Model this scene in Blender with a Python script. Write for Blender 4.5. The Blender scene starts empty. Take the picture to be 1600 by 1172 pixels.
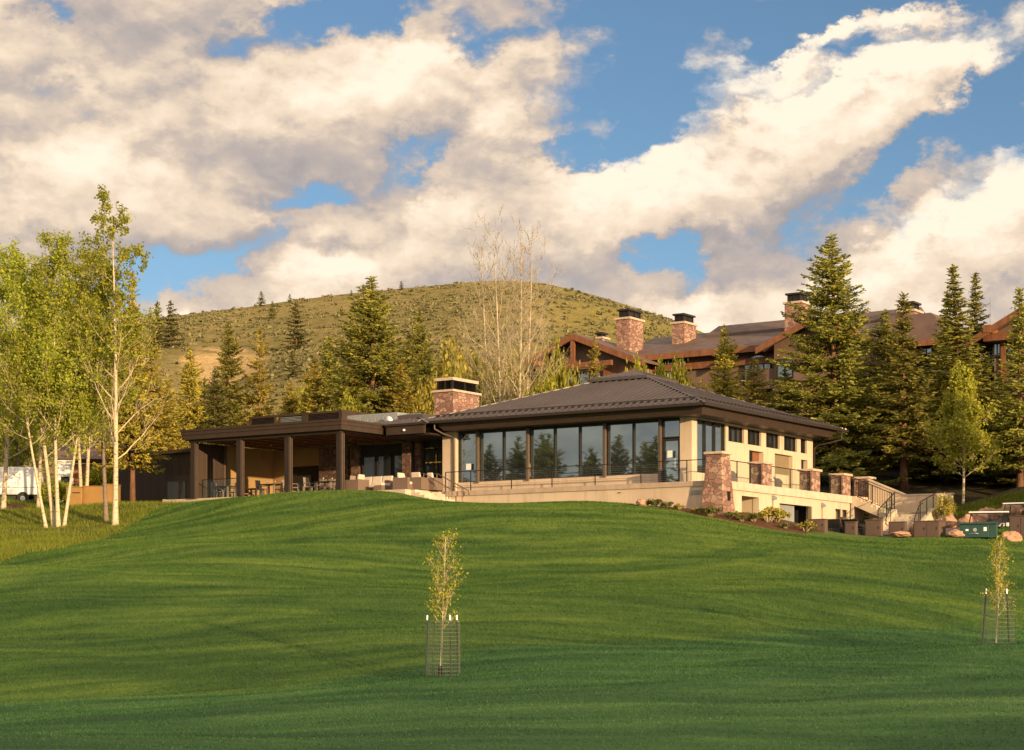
import bpy, math, random
import numpy as np
from mathutils import Vector, noise as mnoise
R = math.radians
rng = np.random.default_rng(7)
random.seed(7)
scene = bpy.context.scene
col = scene.collection
# ------------------------------------------------------------------ camera
F, CX, HY, CH = 2900.0, 800.0, 950.0, 1.55          # focal length in photo pixels, optical axis, horizon row, eye height
cam = bpy.data.cameras.new('camera')
camo = bpy.data.objects.new('camera', cam)
col.objects.link(camo)
camo.location = (0, 0, CH)
camo.rotation_euler = (R(90), 0, 0)
cam.sensor_width = 36
cam.lens = 36 * F / 1600
cam.shift_y = (HY - 586) / 1600
cam.clip_end = 5000
scene.camera = camo
# clubhouse frame: origin at the deck's near corner, x along the long front, y along the sunny side
EX = np.array([.8314, -.5556]); EY = np.array([.5556, .8314]); OO = np.array([10.055, 90.0])
AZ = math.atan2(EX[1], EX[0])
def L2W(x, y):
    p = OO + x * EX + y * EY
    return float(p[0]), float(p[1])
def at(px, py, Y):
    return ((px - CX) / F * Y, Y, CH + (HY - py) / F * Y)
# ------------------------------------------------------------------ tagging and mesh helpers
def tag(o, label=None, cat=None, group=None, kind=None):
    if label: o['label'] = label
    if cat: o['category'] = cat
    if group: o['group'] = group
    if kind: o['kind'] = kind
    return o
def empty(name, loc=(0, 0, 0), rz=0.0, label=None, cat=None, group=None):
    o = bpy.data.objects.new(name, None)
    o.empty_display_size = .2
    o.location = loc; o.rotation_euler = (0, 0, rz)
    col.objects.link(o)
    return tag(o, label, cat, group)
def copy_tree(o, parent=None):
    c = o.copy(); col.objects.link(c); c.parent = parent
    for ch in list(o.children): copy_tree(ch, c)
    return c
def link(name, me, m, parent=None, smooth=False):
    me.materials.append(m)
    if smooth: me.polygons.foreach_set('use_smooth', [True] * len(me.polygons))
    o = bpy.data.objects.new(name, me)
    col.objects.link(o)
    if parent: o.parent = parent
    return o
def tubegeo(path, radii, n=6, cap=True):
    path = [Vector(p) for p in path]
    V, Fs = [], []
    if not hasattr(radii, '__len__'): radii = [radii] * len(path)
    t0 = (path[1] - path[0]).normalized()
    up = Vector((0, 0, 1)) if abs(t0.z) < .9 else Vector((1, 0, 0))
    a = t0.cross(up).normalized()
    for i, p in enumerate(path):
        t = (path[min(i + 1, len(path) - 1)] - path[max(i - 1, 0)]).normalized()
        a = (a - t * a.dot(t)).normalized(); b = t.cross(a)
        for k in range(n):
            q = 2 * math.pi * k / n + math.pi / n
            V.append(tuple(p + (a * math.cos(q) + b * math.sin(q)) * radii[i]))
    for i in range(len(path) - 1):
        for k in range(n):
            k2 = (k + 1) % n
            Fs.append((i * n + k, i * n + k2, (i + 1) * n + k2, (i + 1) * n + k))
    if cap:
        Fs.append(tuple(range(n))[::-1]); Fs.append(tuple((len(path) - 1) * n + k for k in range(n)))
    return V, Fs
class MB:
    def __init__(s): s.v = []; s.f = []
    def add(s, V, Fs):
        o = len(s.v); s.v += [tuple(p) for p in V]; s.f += [tuple(i + o for i in q) for q in Fs]; return s
    def box(s, x0, x1, y0, y1, z0, z1):
        x0, x1 = sorted((x0, x1)); y0, y1 = sorted((y0, y1)); z0, z1 = sorted((z0, z1))
        return s.hexa([(x0, y0, z0), (x1, y0, z0), (x1, y1, z0), (x0, y1, z0)], [(x0, y0, z1), (x1, y0, z1), (x1, y1, z1), (x0, y1, z1)])
    def hexa(s, b, t):
        return s.add(b + t, [(3, 2, 1, 0), (4, 5, 6, 7), (0, 1, 5, 4), (1, 2, 6, 5), (2, 3, 7, 6), (3, 0, 4, 7)])
    def prism(s, poly, axis, a, b):
        # poly: 2-D outline in the other two axes, extruded along axis from a to b
        def P(q, c):
            return (c, q[0], q[1]) if axis == 'x' else (q[0], c, q[1]) if axis == 'y' else (q[0], q[1], c)
        n = len(poly)
        V = [P(q, a) for q in poly] + [P(q, b) for q in poly]
        return s.add(V, [tuple(range(n))[::-1], tuple(range(n, 2 * n))] + [(i, (i + 1) % n, n + (i + 1) % n, n + i) for i in range(n)])
    def beam(s, p, q, w, h=None, up=(0, 0, 1)):
        h = h or w
        p = Vector(p); q = Vector(q); t = (q - p).normalized(); u = Vector(up)
        if abs(t.dot(u)) > .95: u = Vector((1, 0, 0))
        a = t.cross(u).normalized() * (w / 2); b = a.cross(t).normalized() * (h / 2)
        return s.hexa([tuple(p - a - b), tuple(p + a - b), tuple(p + a + b), tuple(p - a + b)], [tuple(q - a - b), tuple(q + a - b), tuple(q + a + b), tuple(q - a + b)])
    def tube(s, path, r, n=6): return s.add(*tubegeo(path, r, n))
    def cyl(s, c, r, z0, z1, n=14, axis='z'):
        d = {'z': (0, 0, 1), 'x': (1, 0, 0), 'y': (0, 1, 0)}[axis]
        p = Vector(c) + Vector(d) * z0; q = Vector(c) + Vector(d) * z1
        return s.add(*tubegeo([p, q], r, n))
    def build(s, name, m, parent=None, smooth=False, bevel=0):
        me = bpy.data.meshes.new(name)
        me.from_pydata(s.v, [], s.f); me.update()
        o = link(name, me, m, parent, smooth)
        if bevel:
            b = o.modifiers.new('bevel', 'BEVEL'); b.width = bevel; b.segments = 2; b.limit_method = 'ANGLE'
        return o
def quadmesh(name, C, U, V, tri=False):
    n = len(C)
    if tri: P = np.stack([C - V, C + V, C + U], 1)
    else: P = np.stack([C - U - V, C + U - V, C + U + V, C - U + V], 1)
    k = P.shape[1]
    me = bpy.data.meshes.new(name)
    me.vertices.add(n * k); me.vertices.foreach_set('co', P.reshape(-1).astype(np.float32))
    me.loops.add(n * k); me.loops.foreach_set('vertex_index', np.arange(n * k, dtype=np.int32))
    me.polygons.add(n); me.polygons.foreach_set('loop_start', np.arange(0, n * k, k, dtype=np.int32))
    me.polygons.foreach_set('loop_total', np.full(n, k, dtype=np.int32))
    me.update(calc_edges=True)
    return me
def unit(a): return a / np.maximum(np.linalg.norm(a, axis=-1, keepdims=True), 1e-9)
# ------------------------------------------------------------------ materials
class NT:
    def __init__(s, tree): s.t = tree; s.n = tree.nodes; s.l = tree.links
    def new(s, typ, **kw):
        d = s.n.new(typ)
        for k, v in kw.items(): setattr(d, k, v)
        return d
    def put(s, sock, v):
        if hasattr(v, 'is_output') or isinstance(v, bpy.types.NodeSocket): s.l.new(v, sock)
        else: sock.default_value = v
    def math(s, op, a, b=None, c=None, clamp=False):
        d = s.new('ShaderNodeMath', operation=op, use_clamp=clamp)
        s.put(d.inputs[0], a)
        if b is not None: s.put(d.inputs[1], b)
        if c is not None: s.put(d.inputs[2], c)
        return d.outputs[0]
    def vmath(s, op, a, b=None):
        d = s.new('ShaderNodeVectorMath', operation=op)
        s.put(d.inputs[0], a)
        if b is not None: s.put(d.inputs[1], b)
        return d.outputs['Value'] if op in ('LENGTH', 'DOT_PRODUCT', 'DISTANCE') else d.outputs['Vector']
    def noise(s, vec, scale, detail=4, rough=.5, dist=0.0):
        d = s.new('ShaderNodeTexNoise')
        if vec is not None: s.put(d.inputs['Vector'], vec)
        d.inputs['Scale'].default_value = scale; d.inputs['Detail'].default_value = detail
        d.inputs['Roughness'].default_value = rough; d.inputs['Distortion'].default_value = dist
        return d.outputs[0]
    def ramp(s, fac, *stops):
        d = s.new('ShaderNodeValToRGB'); s.put(d.inputs[0], fac)
        e = d.color_ramp.elements
        while len(e) < len(stops): e.new(.5)
        for k, (p, c) in zip(e, stops):
            k.position = p; k.color = (c, c, c, 1) if not hasattr(c, '__len__') else (*c[:3], 1)
        return d.outputs[0]
    def mix(s, fac, a, b, mode='MIX'):
        d = s.new('ShaderNodeMix', data_type='RGBA', blend_type=mode)
        s.put(d.inputs[0], fac)
        for i, v in ((6, a), (7, b)):
            s.put(d.inputs[i], (*v[:3], 1) if isinstance(v, tuple) else v)
        return d.outputs[2]
    def maprange(s, v, a, b, c=0, d=1, smooth=True):
        n = s.new('ShaderNodeMapRange', interpolation_type='SMOOTHSTEP' if smooth else 'LINEAR')
        s.put(n.inputs[0], v)
        for i, q in enumerate((a, b, c, d)): n.inputs[i + 1].default_value = q
        return n.outputs[0]
    def mapping(s, vec, scale=(1, 1, 1), rot=(0, 0, 0), loc=(0, 0, 0), typ='POINT'):
        d = s.new('ShaderNodeMapping', vector_type=typ); s.put(d.inputs['Vector'], vec)
        d.inputs['Scale'].default_value = scale; d.inputs['Rotation'].default_value = rot; d.inputs['Location'].default_value = loc
        return d.outputs[0]
    def bump(s, h, strength, dist):
        d = s.new('ShaderNodeBump'); s.put(d.inputs['Height'], h)
        d.inputs['Strength'].default_value = strength; d.inputs['Distance'].default_value = dist
        return d.outputs[0]
def newmat(name):
    m = bpy.data.materials.new(name); m.use_nodes = True
    t = NT(m.node_tree)
    b = [n for n in t.n if n.type == 'BSDF_PRINCIPLED'][0]
    return m, t, b
def objco(t): return t.new('ShaderNodeTexCoord').outputs['Object']
def wpos(t): return t.new('ShaderNodeNewGeometry').outputs['Position']
def mat(name, c, rough=.7, metal=0, var=.18, scale=3.0, bump=0.0, bscale=30.0, streak=False):
    m, t, b = newmat(name)
    co = wpos(t)
    v = t.mapping(co, scale=(1, 1, .25)) if streak else co
    n = t.noise(v, scale, 6, .6)
    lo = tuple(x * (1 - var) for x in c); hi = tuple(min(1, x * (1 + var)) for x in c)
    t.put(b.inputs['Base Color'], t.ramp(n, (.3, lo), (.7, hi)))
    t.put(b.inputs['Roughness'], t.maprange(t.noise(co, scale * 2.3, 3), .3, .7, max(0, rough - .1), min(1, rough + .1)))
    b.inputs['Metallic'].default_value = metal
    if bump: t.put(b.inputs['Normal'], t.bump(t.noise(co, bscale, 5, .6), bump, .02))
    return m
def stone_mat(name, c1, c2, c3, mortar, scale=2.6):
    m, t, b = newmat(name)
    co = t.mapping(objco(t), scale=(1, 1, 1.35))
    w = t.vmath('ADD', co, t.vmath('SCALE', t.new('ShaderNodeTexNoise').outputs[1], None)) if False else co
    nz = t.new('ShaderNodeTexNoise'); t.put(nz.inputs['Vector'], co); nz.inputs['Scale'].default_value = 2.5
    off = t.new('ShaderNodeVectorMath', operation='SCALE'); t.put(off.inputs[0], nz.outputs[1]); off.inputs['Scale'].default_value = .35
    w = t.vmath('ADD', co, off.outputs[0])
    vo = t.new('ShaderNodeTexVoronoi', feature='F1'); t.put(vo.inputs['Vector'], w); vo.inputs['Scale'].default_value = scale
    ve = t.new('ShaderNodeTexVoronoi', feature='DISTANCE_TO_EDGE'); t.put(ve.inputs['Vector'], w); ve.inputs['Scale'].default_value = scale
    sep = t.new('ShaderNodeSeparateColor'); t.put(sep.inputs[0], vo.outputs['Color'])
    cc = t.ramp(sep.outputs[0], (.0, c1), (.5, c2), (1, c3))
    cc = t.mix(t.maprange(t.noise(co, 9, 6, .65), .35, .75, 0, .55), cc, tuple(x * .45 for x in c2))
    e = t.maprange(ve.outputs['Distance'], .015, .06)
    t.put(b.inputs['Base Color'], t.mix(e, mortar, cc))
    b.inputs['Roughness'].default_value = .85
    h = t.math('ADD', t.math('MULTIPLY', e, .8), t.math('MULTIPLY', t.noise(co, 14, 5, .6), .6))
    t.put(b.inputs['Normal'], t.bump(h, 1.0, .06))
    return m
def leaf_mat(name, c1, c2, trans=.35, patch=.35):
    m, t, b = newmat(name)
    g = t.new('ShaderNodeNewGeometry')
    oi = t.new('ShaderNodeObjectInfo')
    f = t.math('ADD', t.math('MULTIPLY', g.outputs['Random Per Island'], .55), t.math('MULTIPLY', t.noise(objco(t), .55, 3), .5))
    c = t.ramp(f, (.2, c1), (.8, c2))
    hs = t.new('ShaderNodeHueSaturation'); t.put(hs.inputs['Color'], c)
    t.put(hs.inputs['Value'], t.maprange(oi.outputs['Random'], 0, 1, .8, 1.2, False))
    t.put(hs.inputs['Hue'], t.maprange(oi.outputs['Random'], 0, 1, .49, .51, False))
    t.put(b.inputs['Base Color'], hs.outputs[0])
    b.inputs['Roughness'].default_value = .6
    b.inputs['Specular IOR Level'].default_value = .25
    tr = t.new('ShaderNodeBsdfTranslucent'); t.put(tr.inputs[0], hs.outputs[0])
    mx = t.new('ShaderNodeMixShader'); mx.inputs[0].default_value = trans
    t.l.new(b.outputs[0], mx.inputs[1]); t.l.new(tr.outputs[0], mx.inputs[2])
    out = [n for n in t.n if n.type == 'OUTPUT_MATERIAL'][0]
    t.l.new(mx.outputs[0], out.inputs[0])
    return m
def glass_mat(name, refl=.5, tint=(.55, .72, .8), dark=(.012, .015, .017)):
    m, t, b = newmat(name)
    t.put(b.inputs['Base Color'], (*dark, 1)); b.inputs['Roughness'].default_value = .3
    gl = t.new('ShaderNodeBsdfGlossy'); gl.inputs['Color'].default_value = (*tint, 1); gl.inputs['Roughness'].default_value = .015
    nz = t.noise(wpos(t), .35, 2)
    t.put(gl.inputs['Normal'], t.bump(nz, .06, .06))
    mx = t.new('ShaderNodeMixShader')
    lw = t.new('ShaderNodeLayerWeight'); lw.inputs[0].default_value = .25
    t.put(mx.inputs[0], t.math('ADD', t.math('MULTIPLY', lw.outputs['Fresnel'], .6), refl, clamp=True))
    t.l.new(b.outputs[0], mx.inputs[1]); t.l.new(gl.outputs[0], mx.inputs[2])
    out = [n for n in t.n if n.type == 'OUTPUT_MATERIAL'][0]
    t.l.new(mx.outputs[0], out.inputs[0])
    return m
def siding_mat(name, c, pitch, axis=0, var=.3, rough=.6):
    m, t, b = newmat(name)
    co = objco(t)
    s = t.new('ShaderNodeSeparateXYZ'); t.put(s.inputs[0], co)
    q = t.math('DIVIDE', s.outputs[axis], pitch)
    idx = t.math('FLOOR', q); fr = t.math('FRACT', q)
    wn = t.new('ShaderNodeTexWhiteNoise', noise_dimensions='1D'); t.put(wn.inputs['W'], idx)
    k = t.math('ADD', t.math('MULTIPLY', wn.outputs[0], .6), t.math('MULTIPLY', t.noise(t.mapping(co, scale=(4, 4, .5)), 3, 5), .5))
    cc = t.ramp(k, (.1, tuple(x * (1 - var) for x in c)), (.95, tuple(x * (1 + var) for x in c)))
    g = t.math('MULTIPLY', t.maprange(fr, 0, .06), t.maprange(fr, .94, 1, 1, 0))
    t.put(b.inputs['Base Color'], cc); b.inputs['Roughness'].default_value = rough
    t.put(b.inputs['Normal'], t.bump(g, .8, .02))
    return m
M = {}
M['stucco'] = mat('stucco', (.55, .44, .325), .9, var=.07, scale=.9, bump=.35, bscale=40)
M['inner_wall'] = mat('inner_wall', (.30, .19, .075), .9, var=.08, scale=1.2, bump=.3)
M['concrete'] = mat('concrete', (.52, .43, .33), .85, var=.14, scale=1.7, bump=.3, bscale=25)
M['coping'] = mat('coping', (.40, .31, .24), .85, var=.16, scale=2.5, bump=.3, bscale=25)
def stain(m):
    t = NT(m.node_tree); b = [n for n in t.n if n.type == 'BSDF_PRINCIPLED'][0]
    src = b.inputs['Base Color'].links[0].from_socket
    p = wpos(t)
    a = t.maprange(t.noise(t.mapping(p, scale=(2.2, 2.2, .22)), 1.4, 6, .65), .48, .75, 0, .38)
    c = t.mix(a, src, (.27, .20, .13))
    t.put(b.inputs['Base Color'], t.mix(t.maprange(t.noise(p, .35, 4, .6), .45, .7, 0, .22), c, (.36, .27, .17)))
stain(M['stucco']); stain(M['concrete']); stain(M['coping'])
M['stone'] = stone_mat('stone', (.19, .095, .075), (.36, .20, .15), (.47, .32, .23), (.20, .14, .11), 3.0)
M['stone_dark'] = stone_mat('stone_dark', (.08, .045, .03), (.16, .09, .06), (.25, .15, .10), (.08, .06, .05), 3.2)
M['capstone'] = mat('capstone', (.50, .38, .29), .85, var=.18, scale=5, bump=.4, bscale=20)
M['roof_metal'] = mat('roof_metal', (.088, .076, .080), .42, metal=.25, var=.16, scale=.5)
M['brown_metal'] = mat('brown_metal', (.027, .018, .014), .5, metal=.1, var=.14, scale=1.5)
M['fascia'] = mat('fascia', (.040, .024, .016), .6, var=.16, scale=2, streak=True)
M['fascia_lit'] = M['fascia']
M['black_metal'] = mat('black_metal', (.018, .016, .015), .45, metal=.3, var=.2)
M['frame'] = mat('frame', (.02, .017, .015), .45, metal=.2, var=.2)
M['post_metal'] = mat('post_metal', (.11, .08, .06), .45, metal=.2, var=.12)
M['glass'] = glass_mat('glass', .46, (.52, .69, .77))
M['glass_dark'] = glass_mat('glass_dark', .10, (.52, .62, .64))
M['rail_glass'] = None
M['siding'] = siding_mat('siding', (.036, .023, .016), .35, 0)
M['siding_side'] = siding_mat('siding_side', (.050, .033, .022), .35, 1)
M['timber'] = mat('timber', (.20, .080, .034), .6, var=.3, scale=4, streak=True)
M['lodge_wall'] = mat('lodge_wall', (.155, .10, .072), .9, var=.12, scale=1.5, bump=.3)
M['lodge_roof'] = mat('lodge_roof', (.115, .072, .058), .6, var=.2, scale=.8)
M['wicker'] = mat('wicker', (.155, .105, .078), .7, var=.18, scale=30, bump=.5, bscale=60)
M['cushion'] = mat('cushion', (.56, .47, .38), .95, var=.06, scale=6, bump=.2)
M['chair'] = mat('chair', (.24, .19, .15), .6, var=.15, scale=20)
M['chair_metal'] = mat('chair_metal', (.34, .29, .24), .4, metal=.5, var=.1)
M['table'] = mat('table', (.05, .038, .03), .5, var=.2)
M['paper'] = mat('paper', (.75, .75, .72), .8, var=.04)
M['cabinet'] = mat('cabinet', (.105, .068, .052), .6, var=.12, scale=1.2, streak=True)
M['yellow_cabinet'] = mat('yellow_cabinet', (.27, .155, .045), .6, var=.12, scale=1.2)
M['green_paint'] = mat('green_paint', (.008, .045, .038), .5, var=.2, scale=1.5)
M['white_paint'] = mat('white_paint', (.72, .74, .76), .3, var=.05, scale=1)
M['rubber'] = mat('rubber', (.02, .02, .02), .8, var=.2)
M['steel'] = mat('steel', (.45, .46, .46), .35, metal=.8, var=.1)
M['galv'] = mat('galv', (.30, .33, .34), .5, metal=.3, var=.12)
M['dark_void'] = mat('dark_void', (.012, .010, .008), .8, var=.3)
M['boulder'] = mat('boulder', (.40, .235, .155), .9, var=.45, scale=2.2, bump=.9, bscale=5)
M['asphalt'] = mat('asphalt', (.09, .075, .062), .9, var=.2, scale=4, bump=.4)
M['spruce_bark'] = mat('spruce_bark', (.15, .075, .042), .95, var=.45, scale=7, bump=1, bscale=14, streak=True)
M['blind'] = mat('blind', (.20, .15, .085), .8, var=.1)
M['stake'] = mat('stake', (.012, .026, .018), .85, var=.2)
M['wire'] = mat('wire', (.17, .19, .15), .7, metal=.1, var=.1)
def aspen_bark(name, base, dark):
    m, t, b = newmat(name)
    co = objco(t)
    n1 = t.noise(t.mapping(co, scale=(3, 3, 9)), 2.2, 4, .6)
    n2 = t.noise(co, 1.3, 4, .6)
    c = t.mix(t.maprange(n1, .565, .63), base, dark)
    c = t.mix(t.maprange(n2, .35, .7, 0, .5), c, tuple(x * .6 for x in base))
    t.put(b.inputs['Base Color'], c); b.inputs['Roughness'].default_value = .8
    t.put(b.inputs['Normal'], t.bump(n1, .4, .02))
    return m
M['aspen_bark'] = aspen_bark('aspen_bark', (.56, .46, .31), (.06, .045, .035))
M['pale_bark'] = aspen_bark('pale_bark', (.48, .41, .275), (.12, .09, .06))
M['grey_bark'] = aspen_bark('grey_bark', (.20, .15, .11), (.06, .045, .035))
M['spruce'] = leaf_mat('spruce_needles', (.045, .062, .013), (.36, .335, .055), .35)
M['spruce_gold'] = leaf_mat('spruce_gold_needles', (.10, .10, .015), (.50, .40, .062), .35)
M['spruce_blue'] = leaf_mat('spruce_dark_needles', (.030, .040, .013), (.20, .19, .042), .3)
M['aspen'] = leaf_mat('aspen_leaves', (.15, .19, .022), (.53, .55, .07), .58)
M['aspen_gold'] = leaf_mat('aspen_gold_leaves', (.19, .21, .020), (.56, .55, .07), .55)
M['shrub'] = leaf_mat('shrub_leaves', (.15, .155, .022), (.58, .48, .08), .45)
M['sage'] = leaf_mat('sage_leaves', (.10, .105, .045), (.27, .245, .11), .2)
def apron(t, p):
    # 1 on the near fairway, 0 on the slope: two differently mown lawns meeting in the dip, the near one tinted with painted bluish sky sheen
    s = t.new('ShaderNodeSeparateXYZ'); t.put(s.inputs[0], p)
    q = t.math('ADD', t.math('SUBTRACT', t.math('MULTIPLY', s.outputs[0], .861), s.outputs[1]), 45.6)
    q = t.math('ADD', q, t.math('MULTIPLY', t.math('SUBTRACT', t.noise(p, .5, 3), .5), 1.2))
    return t.maprange(q, -1.1, 1.1)
def lawn_col(t, p):
    s0 = t.new('ShaderNodeSeparateXYZ'); t.put(s0.inputs[0], p)
    cv = t.new('ShaderNodeCombineXYZ'); t.put(cv.inputs[0], s0.outputs[0])
    xo = t.math('ADD', s0.outputs[0], 2.0)
    t.put(cv.inputs[1], t.math('ADD', s0.outputs[1], t.math('MULTIPLY', t.math('MULTIPLY', xo, xo), .016)))
    p = cv.outputs[0]
    big = t.noise(t.mapping(p, scale=(.05, .22, .3), rot=(0, 0, R(-6))), 1, 4, .55)
    streak = t.noise(t.mapping(p, scale=(.14, 1.1, .6), rot=(0, 0, R(-7))), 1, 5, .6)
    mid = t.noise(t.mapping(p, scale=(.6, 1.6, 1)), 1.6, 5, .65)
    # mowing passes: long curved bands, irregular in width
    s = t.new('ShaderNodeSeparateXYZ'); t.put(s.inputs[0], p)
    wob = t.noise(t.mapping(p, scale=(.035, .05, 0)), 1, 3, .5)
    ph = t.math('ADD', t.math('ADD', t.math('MULTIPLY', s.outputs[1], 1.0), t.math('MULTIPLY', s.outputs[0], -.24)), t.math('MULTIPLY', wob, 44))
    w1 = t.math('SINE', t.math('MULTIPLY', ph, 2.1)); w2 = t.math('SINE', t.math('MULTIPLY', ph, .83))
    mow = t.math('ADD', t.math('MULTIPLY', w1, .036), t.math('MULTIPLY', w2, .038))
    base = t.math('ADD', t.math('ADD', t.math('MULTIPLY', big, .40), t.math('MULTIPLY', streak, .50)), t.math('MULTIPLY', mid, .25))
    return t.math('ADD', t.math('SUBTRACT', base, t.maprange(s0.outputs[1], 44, 80, .085, .0)), mow)  # lower slope darkened: its shade is put into the grass colour
def blade_mat():
    m, t, b = newmat('grass_blades')
    g = t.new('ShaderNodeNewGeometry')
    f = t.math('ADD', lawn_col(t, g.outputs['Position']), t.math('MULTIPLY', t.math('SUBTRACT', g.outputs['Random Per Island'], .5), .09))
    c = t.ramp(f, (.40, (.030, .084, .015)), (.54, (.068, .146, .023)), (.70, (.148, .232, .036)))
    c = t.mix(t.math('MULTIPLY', apron(t, g.outputs['Position']), .75), c, t.mix(1.0, c, (.60, .90, 1.75), 'MULTIPLY'))
    t.put(b.inputs['Base Color'], c); b.inputs['Roughness'].default_value = .55; b.inputs['Specular IOR Level'].default_value = .3
    tr = t.new('ShaderNodeBsdfTranslucent'); t.put(tr.inputs[0], c)
    mx = t.new('ShaderNodeMixShader'); mx.inputs[0].default_value = .4
    t.l.new(b.outputs[0], mx.inputs[1]); t.l.new(tr.outputs[0], mx.inputs[2])
    out = [n for n in t.n if n.type == 'OUTPUT_MATERIAL'][0]; t.l.new(mx.outputs[0], out.inputs[0])
    return m
M['grass_blade'] = blade_mat()
M['rough_blade'] = leaf_mat('rough_blades', (.07, .115, .012), (.26, .28, .036), .45)
M['bed_leaf'] = leaf_mat('bed_leaves', (.06, .08, .016), (.22, .22, .045), .4)
M['sapling_leaf'] = leaf_mat('sapling_leaves', (.22, .22, .016), (.60, .55, .06), .55)
def rail_glass():
    m, t, b = newmat('rail_glass')
    tr = t.new('ShaderNodeBsdfTransparent'); tr.inputs[0].default_value = (.90, .95, .94, 1)
    gl = t.new('ShaderNodeBsdfGlossy'); gl.inputs['Color'].default_value = (.8, .9, .95, 1); gl.inputs['Roughness'].default_value = .03
    mx = t.new('ShaderNodeMixShader'); mx.inputs[0].default_value = .022
    t.l.new(tr.outputs[0], mx.inputs[1]); t.l.new(gl.outputs[0], mx.inputs[2])
    out = [n for n in t.n if n.type == 'OUTPUT_MATERIAL'][0]; t.l.new(mx.outputs[0], out.inputs[0])
    return m
M['rail_glass'] = rail_glass()
# ------------------------------------------------------------------ ground
ctrl = []
for px, py, Y in [(800, 1172, 20), (0, 1172, 20), (1600, 1172, 20), (1600, 1070, 31), (800, 1110, 28), (0, 1130, 27),
                  (0, 1090, 37), (400, 1062, 40.9), (690, 1045, 41), (850, 1008, 46.5), (1200, 985, 52), (1600, 975, 60), (1553, 1007, 46),
                  (-300, 1100, 36), (1900, 1000, 44), (1900, 965, 62),
                  (0, 990, 50), (0, 912, 58), (200, 990, 50), (200, 910, 60), (400, 985, 50), (400, 925, 58), (600, 985, 50), (600, 945, 56), (600, 870, 74), (800, 955, 56), (800, 880, 73), (1000, 940, 58), (1000, 880, 71), (1200, 925, 61), (1400, 905, 68), (1600, 915, 68), (250, 860, 76),
                  (300, 840, 86), (500, 810, 88), (700, 815, 86), (900, 812, 83), (1000, 818, 81), (1130, 834, 80), (1250, 848, 79), (1400, 855, 78), (1600, 862, 76),
                  (730, 789, 98.3), (840, 786, 96), (930, 783, 94), (1000, 789, 92.6), (1050, 793, 91), (1115, 803, 88.8), (1180, 819, 88), (1260, 837, 86), (1400, 842, 84), (1600, 849, 82),
                  (300, 787, 103), (255, 789, 105), (370, 779, 101.5), (450, 775.5, 99.6), (560, 769.5, 96.7), (630, 769.5, 95.6), (668, 787, 96), (700, 790, 97),
                  (180, 820, 95), (85, 818, 96), (140, 795, 108), (0, 800, 104), (0, 845, 86), (0, 885, 75), (130, 850, 84), (225, 806, 99), (-150, 860, 80), (-250, 800, 100), (0, 780, 120), (-250, 775, 125), (195, 784, 108),
                  (1412, 772, 115), (1505, 796, 108), (1600, 790, 108), (1850, 815, 105), (1850, 850, 84), (1600, 812, 99), (1500, 822, 96), (1340, 836, 92), (1420, 834, 93)]:
    ctrl.append(at(px, py, Y))
for x, y, z in [(.6, 3.3, 6.25), (.6, 8.5, 5.72), (.6, 13, 5.7), (3, 10, 5.5), (4.2, 13.5, 5.62), (7, 14, 5.7), (-10, 10, 7.2), (-28, 3, 7.4), (-25, 10, 7.6), (-10, 22, 8.5), (-30, 22, 8.6), (8, 22, 8.6),
                (-50, 5, 8.3), (-45, 25, 9), (-15, 40, 11.5), (10, 45, 12), (30, 50, 12.5), (-50, 45, 11), (-70, 20, 9.5)]:
    X, Y = L2W(x, y); ctrl.append((X, Y, z))
ctrl += [(-60, 20, 0), (60, 20, .5), (-60, 50, 0), (60, 50, 1.2), (0, 0, 0), (-60, -40, 0), (60, -40, 0), (60, 85, 5), (70, 140, 13), (-80, 140, 12), (-80, 85, 5), (0, 165, 13), (60, 170, 14), (-60, 170, 13)]
ctrl = np.array(ctrl, float)
SC = 40.0
def _phi(r2): return np.where(r2 > 1e-12, .5 * r2 * np.log(np.maximum(r2, 1e-12)), 0)
def _tps_fit(P, lam=.002):
    n = len(P); q = P[:, :2] / SC
    K = _phi(((q[:, None] - q[None]) ** 2).sum(-1)) + lam * np.eye(n)
    B = np.hstack([np.ones((n, 1)), q])
    A = np.vstack([np.hstack([K, B]), np.hstack([B.T, np.zeros((3, 3))])])
    return np.linalg.solve(A, np.concatenate([P[:, 2], np.zeros(3)])), q
_w, _q = _tps_fit(ctrl)
def smooth(a, b, x):
    t = np.clip((x - a) / (b - a), 0, 1); return t * t * (3 - 2 * t)
def ground(X, Y):
    X = np.atleast_1d(np.asarray(X, float)); Y = np.atleast_1d(np.asarray(Y, float))
    p = np.stack([X.ravel(), Y.ravel()], 1)
    out = np.empty(len(p))
    for i in range(0, len(p), 20000):
        c = p[i:i + 20000]; cc = np.stack([np.clip(c[:, 0], -90, 90), np.clip(c[:, 1], -50, 175)], 1) / SC
        K = _phi(((cc[:, None] - _q[None]) ** 2).sum(-1))
        out[i:i + 20000] = K @ _w[:-3] + _w[-3] + cc @ _w[-2:]
    k = np.maximum(smooth(60, 88, np.abs(p[:, 0])), np.maximum(smooth(150, 172, p[:, 1]), smooth(0, -45, p[:, 1])))
    far = np.clip((p[:, 1] - 40) * .11, 0, 13.5)
    out = out * (1 - k) + far * k
    return out.reshape(X.shape)
def gz(x, y): return float(ground([x], [y])[0])
def fbm(x, y, sx, sy, seed=0.0):
    return np.array([mnoise.fractal(Vector((a * sx + seed, b * sy - seed, seed)), .8, 2.0, 3) for a, b in zip(x, y)])
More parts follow.
